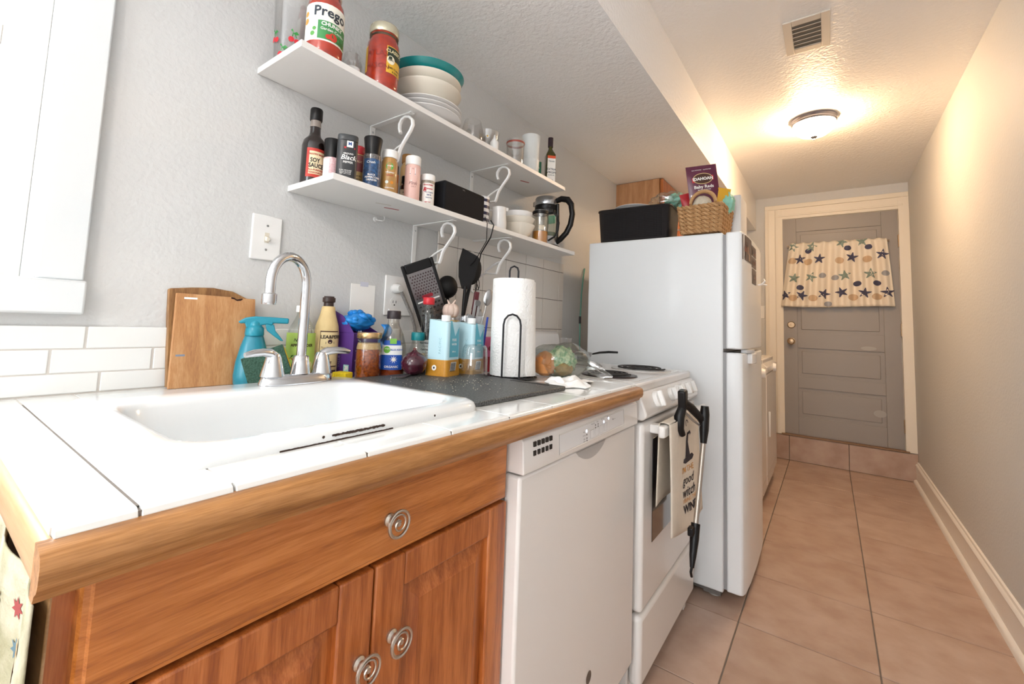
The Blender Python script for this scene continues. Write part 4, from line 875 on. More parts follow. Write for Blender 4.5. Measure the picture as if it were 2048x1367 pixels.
obj('trigger', B().prism([(.020, .137), (.038, .136), (.042, .122), (.056, .104), (.060, .0985), (.054, .0985), (.036, .112), (.024, .122)], 'y', -.007, .007), TEAL, t, bev=.002)
for q in t.children: q.scale = (1, 1, 1)
t = thing('scrub_sponge', 'green and yellow scrub sponge leaning behind the left tap handle', 'sponge', (.138, .402, ZT+.0005), face(.138, .402, -16))
SPG = mat('sponge_yellow', '#f0d020', .85, bump=(260, .9, .003), var=(120, .15)); SCR = mat('scour_green', '#233f31', .95, bump=(500, .8, .002), var=(300, .6, '#48695a'))
M = Matrix.Rotation(rad(-22), 4, 'Y') @ Matrix.Rotation(rad(25), 4, 'X')
obj('scour_pad', B().box(-.003, .004, -.043, .043, -.034, .034).xf(M).move(.0, .0, .0475), SCR, t, bev=.001); obj('foam', B().box(-.022, -.003, -.043, .043, -.034, .034).xf(M).move(.0, .0, .0475), SPG, t, bev=.002)
single('sponge', B().box(-.02, .02, -.016, .016, 0, .020), SPG, 'small yellow sponge piece by the right tap handle', 'sponge', (.125, .600, ZT+.0005), rad(20), bev=.003)

# ------------------------------------------------------------------ bottles along the backsplash
vessel('vinegar_bottle', 'clear cider vinegar bottle with pale green apple label', 'bottle', .036, .5325, ZT, [(0, 0), (.030, 0), (.033, .004), (.034, .105), (.030, .125), (.018, .150), (.0135, .162), (.0135, .172), (0, .172)], GLASSB, 0,
    [([(0, .168), (.016, .168), (.0165, .170), (.0165, .183), (.015, .185), (0, .185)], PLAS)], [(.0344, -80, 80, .020, .116, C_('#b6d566'))],
    [('Nature', .011, .0347, -2, .098, INK, .01, .25), ('APPLE CIDER', .0095, .0347, 6, .085, C_('#4a3a20'), .03), ('VINEGAR', .006, .0347, 6, .075, C_('#4a3a20'), .01)],
    ([(0, .003), (.0315, .004), (.0325, .060), (0, .060)], mat('cider', '#b4762f', .2, coat=.5)),
    extra=(('apple_print', B().disc(0, 0, .012, 16).wrap(.0347, -38, .042), C_('#b8202c'), 0), ('leaf_print', B().poly([(0, .01), (.01, .02), (.002, .018)]).wrap(.0349, -38, .042), C_('#3b6a2a'), 0), ('apple_print', B().disc(0, 0, .009, 14).wrap(.0347, 42, .036), C_('#e8e0a0'), 0), ('apple_print', B().disc(-.006, -.008, .006, 12).wrap(.0348, 42, .036), C_('#3a5a22'), 0)))
vessel('worcestershire_bottle', 'paper wrapped sauce bottle with dark cap and cream label', 'bottle', .043, .599, ZT, [(0, 0), (.029, 0), (.0305, .004), (.031, .115), (.029, .135), (.020, .165), (.0165, .185), (.0145, .187), (0, .187)], mat('tan_wrap', '#dfc48e', .7, bump=(60, .7, .004)), 0,
    [([(0, .183), (.013, .183), (.0125, .197), (.0165, .199), (.0165, .210), (.013, .211), (.013, .214), (0, .214)], mat('brown_cap', '#33211c', .4))], [(.0314, -30, 62, .028, .122, C_('#4a2a20')), (.0316, -27, 60, .031, .119, C_('#e3cd9c'))],
    [('LEA&PERRINS', .0125, .0319, 40, .106, C_('#2a1814'), .03), ('The Original', .0078, .0319, 10, .078, C_('#4a2a20'), .0, .3), ('SAUCE', .0075, .0319, 10, .040, C_('#4a2a20'), .03)],
    extra=(('crest_print', B().rect(-.011, .011, -.003, .003).disc(0, .003, .006, 12).wrap(.0319, 18, .091), C_('#3a1f2a'), 0), ('stripe', B().patch(.0312, -60, 62, .012, .020), C_('#4a2a20'), 0)))
# purple glove box with blue gloves
PUR = mat('purple_card', '#5b3486', .5)
t = thing('glove_box', 'purple disposable glove box torn open at the top', 'box', (.050, .688, ZT+.0005), rad(14))
W2, D2 = .052, .034
side = lambda: None
b = B().box(-D2, D2, -W2, W2, 0, .118); obj('carton', b, PUR, t, bev=.0015)
obj('flap', B().prism([(-D2, .118), (-D2, .176), (-D2*.2, .164), (D2*.5, .140), (D2, .118)], 'y', -W2-.0008, -W2+.001), PUR, t, sm=0)
obj('flap', B().prism([(-W2, .118), (-W2, .176), (-.02, .150), (.02, .146), (W2, .150), (W2, .118)], 'x', -D2-.0005, -D2+.001), PUR, t, sm=0)
obj('flap', B().prism([(-D2, .118), (-D2, .150), (D2, .118)], 'y', W2-.001, W2+.0008), PUR, t, sm=0)
obj('lettering', B().text('vinyl gloves', .030, 0, 0, .01, sx=.95).place((D2+.0006, -W2+.022, .060), (0, 0, 1), (0, -1, 0)), C_('#d6d9ea'), t, sm=0)
obj('lettering', B().text('VALUE', .011, 0, 0, .02).place((-.010, -W2-.0012, .040), (0, 0, 1), (-1, 0, 0)), C_('#9a86c0'), t, sm=0)
lo_ = obj('logo_print', B().rect(-.009, .009, -.010, .010).place((.016, -W2-.0012, .022), (1, 0, 0), (0, 0, 1)), C_('#a7dcd6'), t, sm=0)
obj('logo_print', B().poly([(-.006, .007), (.007, .007), (.007, -.006), (.003, -.002), (-.003, -.007), (-.007, -.003), (-.002, .002)]).place((.016, -W2-.0016, .022), (1, 0, 0), (0, 0, 1)), WINK, t, sm=0)
def blob(rx, ry, rz, seed, amp=.3, n=26, m=16, fr=3.):
    r = random.Random(seed); ph = [r.uniform(0, 6.28) for _ in range(9)]
    b = B().lathe([(math.sin(PI*i/m), -math.cos(PI*i/m)) for i in range(m+1)], n)
    def f(p):
        q = 1 + amp*(math.sin(fr*p.x*2+ph[0])*math.cos(fr*p.y*2.3+ph[1]) + .6*math.sin(fr*3.7*p.z+ph[2]+2*p.x)*math.sin(fr*3.1*p.y+ph[3]) + .35*math.sin(fr*6*p.x+ph[4]+fr*4*p.z))*.6
        return Vector((p.x*rx*q, p.y*ry*q, p.z*rz*q))
    b.v = [f(p) for p in b.v]; return b
BLU = mat('nitrile_blue', '#1a86d8', .4, coat=.2)
gb_ = blob(.033, .049, .025, 8, .16, 40, 24, 2.0).move(0, 0, .026)
fr_ = random.Random(5)
for k in range(13):                       # loose folds of the glove running over the crumpled ball
    a0 = fr_.uniform(0, 6.28); e0 = fr_.uniform(.1, 1.2); da = fr_.uniform(-1.4, 1.4); de = fr_.uniform(-.5, .7); pth = []
    for i in range(9):
        a, e = a0+da*i/8, e0+de*i/8; q = 1.03+.05*math.sin(i*1.3+k)
        pth.append((.034*q*math.cos(a)*math.cos(e), .050*q*math.sin(a)*math.cos(e), .026+.026*q*math.sin(e)))
    gb_.tube(pth, [.002+.0062*math.sin(PI*(i+.6)/9.2) for i in range(9)], 8)
gl_ = single('disposable_glove', gb_, BLU, 'crumpled bright blue glove bulging out of the purple box', 'glove', (.056, .684, ZT+.122), rad(13), 'blue gloves on the purple box', sm=60)
b = B().grid(lambda u, v: (.012*math.sin(7*v)+.004*math.sin(12*u), -.018+.036*u+.010*v, -.075*v+.008*math.sin(9*u)*v), 8, 10)
o = single('disposable_glove', b, BLU, 'blue glove hanging down the far side of the purple box', 'glove', (.088, .754, ZT+.142), rad(13), 'blue gloves on the purple box', sm=60)
md = o.modifiers.new('thickness', 'SOLIDIFY'); md.thickness = .003
HON = mat('honeycomb_amber', '#b8571a', .15, var=(160, .75, '#5e220a'), coat=.8, bump=(180, .5, .003))
vessel('honey_jar', 'glass jar of amber honeycomb with gold lid', 'jar', .140, .664, ZT, [(0, 0), (.030, 0), (.033, .005), (.033, .085), (.029, .098), (.029, .110)], GLASSB, 0,
    [([(0, .106), (.0315, .106), (.0325, .108), (.0325, .119), (.031, .1215), (0, .122)], mat('gold_screw_lid', '#c9a77a', .25, metal=.8), 'lid')], [], [], ([(0, .002), (.0295, .002), (.0318, .006), (.0318, .074), (.030, .078), (0, .080)], HON),
    extra=(('comb_top', B().lathe([(.0315, .078), (.029, .094), (0, .096)], 26), mat('comb_pale', '#c8a06a', .4, var=(120, .6, '#e3c79c'), bump=(150, .6, .003)), 40),))
vessel('syrup_bottle', 'clear flask shaped agave bottle with blue and white label', 'bottle', .140, .742, ZT, [(0, 0), (.036, 0), (.039, .004), (.0395, .05), (.037, .088), (.029, .118), (.0175, .142), (.0155, .152), (.0155, .165), (0, .165)], glass('pet_bottle', '#f2efe9', .10, .6, .04), 0,
    [([(0, .160), (.0185, .160), (.019, .162), (.019, .181), (.0175, .183), (0, .183)], mat('dark_cap', '#2c2227', .4))], [(.0400, -44, 44, .022, .062, C_('#1f55b5'), .0394), (.0394, -44, 44, .062, .088, C_('#f2f3f3'), .0374), (.0375, -38, 38, .088, .101, C_('#1f55b5'), .0345)],
    [('BLUE AGAVE', .0062, .0397, 20, .076, C_('#3c66b8'), .02), ('simply', .0062, .0399, -18, .079, WINK, .0), ('ORGANIC', .0085, .0403, 0, .030, WINK, .02)],
    ([(0, .002), (.0345, .004), (.0355, .022), (0, .022)], mat('agave', '#a5471c', .15, coat=.6)),
    extra=(('label_print', B().disc(0, 0, .0095, 18).wrap(.0396, -20, .076), C_('#6cb23c'), 0), ('flag_print', B().rect(-.009, .009, -.007, .007).wrap(.0378, 4, .099), C_('#7fc050'), 0), ('starburst_print', B().star(0, 0, .011, .004, 9).wrap(.0403, 8, .050), WINK, 0)))
tj = vessel('spice_jar', 'glass jar with teal lid and cream label behind the onion', 'jar', .172, .808, ZT, [(0, 0), (.026, 0), (.029, .004), (.0295, .07), (.022, .095), (.0195, .10), (.0195, .112), (0, .112)], GLASSB, 0, [([(0, .110), (.021, .110), (.022, .112), (.022, .132), (.0205, .135), (0, .135)], mat('teal_cap', '#137f86', .4))], [(.0298, -30, 55, .02, .072, C_('#d9c9a4'))], [('Sesame', .0085, .0301, 8, .052, INK, .0, .3)], ([(0, .002), (.026, .003), (.0275, .03), (0, .03)], C_('#5a4030', .6)))
tj.scale = (.9, .9, .92)
tj = vessel('dressing_bottle', 'tall clear bottle with red cap and nutrition label', 'bottle', .150, .864, ZT, [(0, 0), (.030, 0), (.032, .004), (.032, .11), (.025, .13), (.0225, .15), (.0265, .185), (.0245, .205), (.0165, .218), (.0165, .226), (0, .226)], GLASSB, 0,
    [([(0, .223), (.0190, .223), (.020, .225), (.020, .244), (.0185, .246), (0, .246)], mat('red_cap', '#d32330', .35))], [(.0324, -65, 60, .03, .110, C_('#eceae6'))], [('Nutrition Facts', .0085, .0327, 2, .100, INK, .03), ('Serving size', .006, .0327, 0, .09, INK, .0), ('Calories 120', .008, .0327, 0, .079, INK, .03), ('Total Fat 14g', .0055, .0327, 0, .069, INK, .0), ('Sodium 250mg', .0055, .0327, 0, .061, INK, .0)])
tj.scale = (.88, .88, .93)
ONI = mat('red_onion', '#3c1020', .22, var=(35, .5, '#5f1f33'), coat=.5)
t = thing('red_onion', 'dark red onion resting on the black cutting board', 'onion', (.222, .752, ZT+.0106), face(.222, .752, 0))
b = B().lathe([(0, 0), (.010, .001), (.024, .008), (.034, .022), (.0355, .034), (.031, .048), (.020, .058), (.009, .063), (.005, .068), (0, .070)], 28); obj('bulb', b, ONI, t)
obj('stem', B().lathe([(.006, .064), (.004, .069), (.0045, .072), (.002, .074), (0, .0745)], 10), mat('onion_skin', '#6b3a34', .7), t)
# speckled black cutting board and fork
SPK = mat('speckled_black', '#1d1e20', .5, var=(300, .38, '#9a9c9a'), detail=6)
t = thing('cutting_board', 'black speckled plastic cutting board lying beside the sink', 'cutting board', (.388, .748, ZT+.0005), rad(-1.5))
hx, hy = .213, .168
pts = rrect(-hx, hx, -hy, hy, .012, 4)
obj('board', B().prism(pts, 'z', .0, .0095), SPK, t, bev=.002)
obj('grip_slot', B().prism([(p[0], p[1]) for p in rrect(.055, .175, hy-.032, hy-.016, .0075, 4)], 'z', .0093, .0099), mat('slot_black', '#141416', .7), t, sm=0)
obj('crumbs', (lambda bb: [bb.box(x, x+.0016, y, y+.0012, .0096, .0104) for x, y in [(RN.gauss(-.02, .07), RN.gauss(-.02, .08)) for _ in range(120)] if abs(x) < .2 and abs(y) < .155] and bb)(B()), C_('#c9c2ac', .8), t, sm=0, kind='stuff')
for nm in ('fork',):
    t = thing('dinner_fork', 'steel fork lying under the red onion, tines showing', 'fork', (.238, .705, ZT+.0108), rad(112))
    obj('handle', B().tube([(.03, 0, .002), (.07, 0, .003), (.11, 0, .0025)], [.0028, .0035, .005], 8, flat=.5), STEEL, t)
    obj('neck', B().prism([(-.012, -.010), (.012, -.006), (.032, -.002), (.032, .002), (.012, .006), (-.012, .010)], 'z', .0015, .003), STEEL, t, bev=.0005)
    for k in range(4): obj('tine', B().tube([(-.011, -.0085+.0057*k, .0022), (-.035, -.0085+.0057*k, .003), (-.052, -.0085+.0057*k, .0055)], [.0014, .0013, .0007], 6), STEEL, t)

# ------------------------------------------------------------------ cartons, glass, paper towels
def carton(label, x, y, rz, s=1.0):
    t = thing('drink_carton', label, 'carton', (x, y, ZT+.0103), rz, 'pale blue drink cartons on the counter')
    h, w_ = .150*s, .033*s
    LB = mat('carton_pale', '#bfe0ea', .4); MB_ = mat('carton_blue', '#5fb2c6', .4); OC = mat('carton_ochre', '#c68a28', .4, var=(200, .25))
    prof = rrect(-w_, w_, -w_, w_, .009*s, 4)
    bb, n, L = loops([([(p[0]*1.12, p[1]*1.12) for p in prof], 0), ([(p[0]*1.12, p[1]*1.12) for p in prof], .002), ([(p[0]*1.03, p[1]*1.03) for p in prof], .044*s)]); obj('lower_body', bb.add([(p[0]*1.12, p[1]*1.12, 0) for p in prof], [tuple(range(n-1, -1, -1))]), OC, t, sm=50)
    bb, n, L = loops([([(p[0]*1.03, p[1]*1.03) for p in prof], .044*s), (prof, .12*s)])
    top = []
    for p in prof: top.append((p[0], p[1], .150*s - .004*s*(p[1]/w_)))
    k0 = len(bb.v); bb.v += [Vector(q) for q in top]
    for k in range(n): bb.f.append([n+k, n+(k+1) % n, k0+(k+1) % n, k0+k])
    bb.f.append(list(range(k0, k0+n)))
    obj('upper_body', bb, LB, t, sm=50)
    # side panel in mid blue with the folded gable ear
    q = w_+.0009
    obj('side_panel', B().poly([(-.022*s, .046*s), (.024*s, .046*s), (.024*s, .135*s), (.004*s, .108*s), (-.016*s, .152*s), (-.022*s, .150*s)]).place((0, q, 0), (-1, 0, 0), (0, 0, 1)), MB_, t, sm=0)
    obj('side_print', B().text('PURE', .0095*s, 0, 0, .02).place((0, q+.0005, .098*s), (-1, 0, 0), (0, 0, 1)), WINK, t, sm=0)
    obj('side_print', B().text('WATER', .0075*s, 0, 0, .02).place((0, q+.0005, .086*s), (-1, 0, 0), (0, 0, 1)), WINK, t, sm=0)
    obj('side_print', B().text('500 mL', .006*s, 0, 0, .02).place((0, q+.0005, .066*s), (-1, 0, 0), (0, 0, 1)), WINK, t, sm=0)
    obj('front_print', B().text('PACIFIC', .010*s, 0, 0, 0, sp=1.3).place((w_+.0009, .010*s, .082*s), (0, 0, 1), (0, -1, 0)), C_('#7fb3c0'), t, sm=0)
    obj('barcode_panel', B().rect(-.014*s, .014*s, -.016*s, .016*s).place((0.006*s, w_*1.09+.001, .022*s), (-1, 0, 0), (0, .12, 1)), PAPER, t, sm=0)
    for k in range(9): obj('barcode_bar', B().rect(-.0125*s+.0027*s*k, -.0125*s+.0027*s*k+(.0014 if k % 3 else .0019)*s, -.012*s, .014*s).place((0.006*s, w_*1.09+.0014, .022*s), (-1, 0, 0), (0, .12, 1)), INK, t, sm=0)
    obj('seal_print', B().disc(0, 0, .0075*s, 14).place((w_*1.09+.0012, -.004*s, .022*s), (0, 1, 0), (-.12, 0, 1)), WINK, t, sm=0)
    obj('seal_print', B().disc(0, 0, .003*s, 10).place((w_*1.09+.0016, -.004*s, .022*s), (0, 1, 0), (-.12, 0, 1)), INK, t, sm=0)
    obj('screw_cap', B().cyl(.0125*s, .149*s, .166*s, 20).move(.004*s, .006*s, 0), PLAS, t)
    return t
carton('pale blue drink carton with ochre base on the black board', .258, .826, face(.258, .826, -33))
carton('pale blue drink carton behind the upturned glass', .268, .925, face(.268, .925, -33), .97)
vessel('drinking_glass', 'faceted clear glass turned upside down beside the cartons', 'glass', .334, .872, ZT+.0102, [(.0375, 0), (.0375, .004), (.037, .05), (.0345, .078), (.030, .086), (0, .087)], glass('thick_glass', '#f3f6f6', .14, .85), 0, n=14)
t = thing('paper_towel_holder', 'black wire paper towel holder with looped side arm', 'holder', (.378, .985, ZT+.0005), face(.378, .985, 0))
WIRE = mat('black_wire', '#1f1e22', .4, metal=.3)
b = B()
for r in (.045, .054, .062, .069, .075): b.tube([(r*math.cos(2*PI*k/36), r*math.sin(2*PI*k/36), .004 if r < .07 else .006) for k in range(36)], .0028, 7, True)
obj('coil_base', b, WIRE, t)
obj('centre_post', B().tube([(0, -.013, .003), (0, -.013, .315), (0, -.010, .325), (0, 0, .330), (0, .010, .325), (0, .013, .315), (0, .013, .003)], .0028, 8), WIRE, t)
obj('side_arm', B().tube([(.076, -.024, .003), (.077, -.024, .155), (.077, -.021, .170), (.077, -.012, .181), (.077, 0, .185), (.077, .012, .181), (.077, .021, .170), (.077, .024, .155), (.076, .024, .003)], .0028, 8), WIRE, t)
QP = mat('quilted_paper', '#f4f3f1', .9, bump=(170, .8, .004))
t = thing('paper_towel_roll', 'white quilted paper towel roll with loose sheet', 'paper towel', (.378, .985, ZT+.0115), face(.378, .985, 0))
obj('roll', B().lathe([(.020, 0), (.0605, 0), (.0615, .002), (.0615, .276), (.0605, .278), (.020, .278), (.020, 0)], 48), QP, t, sm=50)
obj('loose_sheet', B().grid(lambda u, v: ((.0632+.014*u*(1-v*.8))*math.cos(rad(38+75*u)), (.0632+.014*u*(1-v*.8))*math.sin(rad(38+75*u)), .002+.272*v-.004*u), 12, 4), QP, t, sm=60)
single('crumpled_towel', (lambda b: b)(B().grid(lambda u, v: (-.055+.11*u+.012*math.sin(9*v), -.075+.15*v+.012*math.sin(8*u+1), .002+.017*abs(math.sin(5.2*u+7*v)*math.cos(8*v-3*u+.5))*(1-(2*u-1)**4)*(1-(2*v-1)**4)+.006*math.sin(11*u)**2*(1-(2*v-1)**2)), 22, 26)), mat('tissue', '#f3f2f0', .9, bump=(120, .5, .003)), 'crumpled white paper towel on the worktop near the stove', 'paper towel', (.553, 1.010, ZT+.0008), rad(20), sm=50)
bpy.data.objects['crumpled_towel'].modifiers.new('thickness', 'SOLIDIFY').thickness = .0012
# bag of produce
t = thing('produce_bag', 'clear plastic bag holding an onion and shredded greens', 'bag', (.425, 1.140, ZT+.0005), face(.425, 1.14, 0))
obj('yellow_onion', B().lathe([(0, .001), (.012, .002), (.030, .012), (.038, .034), (.034, .056), (.018, .072), (.004, .078), (0, .079)], 24).move(.010, -.020, .0), mat('onion_orange', '#d98a4a', .35, var=(30, .4, '#e9b070'), coat=.4), t)
obj('greens', blob(.042, .045, .046, 9, .2, 30, 18, 3).move(-.006, .030, .047), mat('cabbage_green', '#5f9a6a', .5, var=(80, .9, '#d9e0b8'), bump=(70, .9, .006)), t, sm=60)
obj('stalks', blob(.030, .03, .022, 12, .2, 24, 14).move(.014, .036, .026), mat('stalk_tan', '#b08a4a', .5, var=(90, .7, '#7a6a30')), t, sm=60)
obj('plastic_film', blob(.062, .092, .054, 21, .16, 34, 20, 2.2).mapf(lambda p: (p.x, p.y+.030+.02*max(0, p.y), max(.001, p.z+.050))), glass('plastic_film', '#eef1ee', .16, .6, .15), t, sm=60)
obj('bag_tail', B().grid(lambda u, v: (.010*math.sin(9*v)+.02*(u-.5), .112+.075*u, .004+(.052*(1-u)+.004)*v+.006*math.sin(12*v+5*u)), 10, 12), glass('plastic_film2', '#f2f3f2', .35, .7, .25), t, sm=60)

# ------------------------------------------------------------------ utensil crock and what stands in it
cx_, cy_ = .118, 1.045
t = vessel('utensil_crock', 'round steel utensil crock behind the drink cartons', 'crock', cx_, cy_, ZT, [(0, 0), (.053, 0), (.055, .003), (.055, .13), (.0535, .13), (.053, .005), (0, .005)], STEEL)
BU = mat('black_nylon', '#0c0b0d', .55, spec=.35)
def tool(name, label, cat, base, tip, group=None):
    """Empty at the foot of the tool; local z runs along the handle; returns (thing, length)"""
    a, c = Vector(base), Vector(tip); d = c - a
    o = thing(name, label, cat, a, 0, group); q = d.to_track_quat('Z', 'Y'); o.rotation_mode = 'QUATERNION'
    # keep the flat face of the head (local x) turned towards the room
    x = Vector((.82, -.57, 0)); z = d.normalized(); x = (x - z*x.dot(z)).normalized(); y = z.cross(x)
    o.rotation_quaternion = Matrix(((x.x, y.x, z.x), (x.y, y.y, z.y), (x.z, y.z, z.z))).to_quaternion()
    return o, d.length
o, L = tool('spatula', 'broad black nylon turner standing tallest in the crock', 'spatula', (.120, 1.045, .918), (.128, 1.058, 1.322), 'black utensils in the crock')
obj('handle', B().tube([(0, 0, 0), (0, 0, L-.13)], .006, 8), BU, o); obj('blade', B().prism([(-.012, L-.14), (.012, L-.14), (.030, L-.10), (.042, L-.03), (.036, L-.022), (-.020, L), (-.030, L-.05), (-.026, L-.10)], 'x', -.002, .002), BU, o, bev=.001)
o, L = tool('serving_spoon', 'black nylon spoon leaning to the right in the crock', 'spoon', (.088, 1.050, .918), (.108, 1.122, 1.302), 'black utensils in the crock')
obj('handle', B().tube([(0, 0, 0), (0, 0, L-.09)], .006, 8), BU, o); obj('bowl', B().ell((0, 0, L-.05), .010, .032, .052, 16, 12), BU, o)
o, L = tool('ladle', 'black nylon ladle low in the crock behind the grater', 'ladle', (.082, 1.030, .918), (.062, 1.030, 1.228), 'black utensils in the crock')
obj('handle', B().tube([(0, 0, 0), (0, 0, L-.05)], .006, 8), BU, o); obj('bowl', B().ell((0, 0, L-.04), .024, .036, .040, 16, 12), BU, o)
o, L = tool('knife', 'dark red handled knife standing in the crock', 'knife', (.135, 1.065, .918), (.150, 1.088, 1.175))
obj('blade', B().prism([(-.010, 0), (.006, .01), (.008, L-.09), (-.008, L-.09)], 'x', -.0008, .0008), STEEL, o, sm=0); obj('handle', B().box(-.006, .006, -.009, .009, L-.095, L), mat('red_handle', '#5c1c26', .4), o, bev=.003)
# flat grater with black frame
o, L = tool('box_grater', 'flat steel grater with black frame leaning in the crock', 'grater', (.112, 1.004, .935), (.100, .856, 1.240))
obj('frame', B().box(-.005, .005, -.052, -.042, 0, L+.012).box(-.005, .005, .042, .052, 0, L+.012).box(-.005, .005, -.042, .042, L-.018, L+.012).box(-.005, .005, -.042, .042, 0, .02), BU, o, bev=.003)
gp = obj('grating_plate', B().box(-.001, .001, -.042, .042, .02, L-.018), mat('grater_steel', '#8d8a8c', .3, metal=.9), o, sm=0)
gb = B(); gh = B()
for r in range(9):
    for c in range(9): gb.ell((.0012, -.034+.0085*c+(.004 if r % 2 else 0), L-.030-.009*r), .002, .0028, .0028, 6, 4)
for r in range(7):
    for c in range(6): gh.ell((.0012, -.032+.0125*c+(.005 if r % 2 else 0), L-.13-.014*r), .0016, .0045, .0035, 8, 4)
obj('fine_teeth', gb, mat('grater_hole', '#4a3a3c', .5, metal=.5), gp, kind='stuff'); obj('coarse_teeth', gh, mat('grater_dark', '#2b2426', .5), gp, kind='stuff')
obj('blade_slot', B().box(.0008, .003, -.036, .036, L-.118, L-.114), PLAS, gp, sm=0)
obj('brand_tab', B().prism(rrect(-.018, .018, L-.108, L-.096, .005, 3), 'x', .001, .003), C_('#8c1c2a', .4), gp)
for i, (bx, by, tx, ty, tz, lab) in enumerate(((.150, 1.075, .170, 1.135, 1.185, 'steel spoon standing tallest beside the towel roll'), (.112, 1.080, .128, 1.140, 1.115, 'steel spoon standing lower in the crock, bowl up'))):
    o, L = tool('table_spoon', lab, 'spoon', (bx, by, .918), (tx, ty, tz), 'steel spoons in the crock')
    obj('handle', B().tube([(0, 0, 0), (0, 0, L-.05)], [.0045, .0025], 8, flat=.5), STEEL, o); obj('bowl', B().ell((0, 0, L-.028), .005, .016, .030, 14, 10), STEEL, o)
o, L = tool('tongs', 'steel tongs with hanging ring in the crock', 'tongs', (.142, 1.018, .918), (.166, 1.035, 1.09))
obj('arm', B().box(-.004, -.002, -.008, .008, 0, L), STEEL, o, bev=.0005); obj('arm', B().box(.010, .012, -.008, .008, 0, L), STEEL, o, bev=.0005); obj('hinge', B().box(-.004, .012, -.009, .009, L-.006, L+.006), STEEL, o, bev=.002)
o, L = tool('can_opener', 'grey handled can opener standing in the crock', 'can opener', (.150, 1.045, .918), (.165, 1.075, 1.145))
obj('handle', B().box(-.003, .003, -.010, .000, 0, L), mat('grey_plastic', '#a8a7a8', .4), o, bev=.002); obj('handle', B().box(-.003, .003, .004, .013, .02, L-.01), mat('grey_plastic', '#a8a7a8', .4), o, bev=.002); obj('cutter', B().cyl(.010, -.004, .004, 16).rot('y', 90).move(.004, .002, L-.01), STEEL, o)

# garlic on a small glass, zip bag, pink box
vessel('tall_glass', 'clear glass carrying the garlic bulb', 'glass', .185, .925, ZT, [(0, 0), (.026, 0), (.030, .172), (.028, .172), (.0245, .006), (0, .006)], GLASS, 0, None, liq=([(0, .007), (.0240, .007), (.0272, .150), (.0275, .164), (0, .164)], mat('ochre_fill', '#c9a24a', .4)))
t = thing('garlic_bulb', 'whole garlic bulb balanced on a tall glass', 'garlic', (.185, .925, ZT+.1725), face(.185, .925))
GA = mat('garlic_skin', '#d9c3b4', .55, var=(40, .35, '#c0948e'))
for k in range(7):
    a = 2*PI*k/7; obj('clove', B().ell((.013*math.cos(a), .013*math.sin(a), .020), .0135, .0135, .021, 14, 10), GA, t)
obj('root', B().cyl(.012, 0, .006, 12), GA, t)
for k, (dx, dy) in enumerate(((-.004, -.006), (.006, .007))): obj('stalk', B().tube([(0, 0, .03), (dx, dy, .042), (dx*1.6, dy*2, .054)], [.007, .004, .0015], 8), GA, t)
t = thing('zip_bag', 'clear zip bag with blue slider edge behind the cartons', 'bag', (.210, .985, ZT+.0006), face(.210, .985, 0))
obj('film', B().grid(lambda u, v: (.012*math.sin(PI*u)*(1-v)+.003*math.sin(9*u+4*v), -.045+.09*u, .001+.178*v), 10, 8), glass('bag_film', '#e8edf2', .18, .6, .12), t, sm=60); obj('film', B().grid(lambda u, v: (-.010*math.sin(PI*u)*(1-v), -.045+.09*u, .001+.176*v), 10, 8), glass('bag_film2', '#eef1f4', .10, .5, .12), t, sm=60)
obj('zip_edge', B().box(-.003, .003, .036, .0425, .040, .182).rot('x', -6).move(0, .0, 0), C_('#2346b8', .4), t, bev=.001)
t = thing('snack_box', 'pink box with red fruit print beside the towel roll', 'box', (.220, 1.095, ZT+.0005), face(.22, 1.095, 10))
obj('box', B().box(-.022, .022, -.036, .036, 0, .112), C_('#d9688f', .45), t, bev=.002); obj('label', B().rect(-.036, .036, .0, .048).place((.0226, 0, 0), (0, 1, 0), (0, 0, 1)), C_('#b8283a', .45), t, sm=0)
for k in range(4): obj('fruit_print', B().disc(-.027+.018*k, .075, .0075, 14).place((.0228, 0, 0), (0, 1, 0), (0, 0, 1)), C_('#93323a'), t, sm=0)
vessel('straw_cup', 'small white cup with a straw behind the agave bottle', 'cup', .070, .800, ZT, [(0, 0), (.018, 0), (.022, .130), (.020, .130), (.016, .005), (0, .005)], PLAS, 0, extra=(('straw', B().tube([(.0, .008, .01), (-.004, -.016, .19)], .003, 8), PLAS),))
# ------------------------------------------------------------------ things on the stove
t = thing('frying_pan', 'steel pan with black handle on the rear burner', 'pan', (.20, 1.69, .9205), rad(35))
obj('bowl', B().lathe([(0, 0), (.080, 0), (.085, .004), (.098, .034), (.096, .035), (.082, .006), (0, .003)], 32), STEEL, t); obj('handle', B().tube([(.094, 0, .028), (.13, 0, .036), (.17, 0, .040), (.21, 0, .040)], [.006, .008, .009, .008], 10, flat=.6), BLK, t)
t = thing('pot_lid', 'flat glass pot lid with steel rim lying on the stove', 'lid', (.315, 1.545, .9130), 0)
obj('dome', B().lathe([(.092, 0), (.085, .010), (.05, .022), (0, .027)], 32), GLASSB, t); obj('rim', B().tube([(.092*math.cos(2*PI*k/36), .092*math.sin(2*PI*k/36), .001) for k in range(36)], .003, 6, True), STEEL, t); obj('knob', B().lathe([(0, .026), (.008, .027), (.007, .036), (.018, .042), (.016, .050), (0, .052)], 18), BLK, t)
t = thing('saucepan', 'low white saucepan with black handle at back of stove', 'pan', (.165, 1.50, .9205), rad(40))
obj('body', B().lathe([(0, 0), (.055, 0), (.060, .004), (.062, .045), (.060, .046), (.057, .006), (0, .004)], 28), mat('grey_enamel', '#cfcfce', .25, coat=.3), t); obj('handle', B().box(.058, .105, -.011, .011, .032, .046), BLK, t, bev=.004)
single('drinking_glass', B().lathe(tumbler(.026, .031, .105), 22), GLASS, 'clear glass standing by the backguard near the fridge', 'glass', (.115, 1.80, .9065))
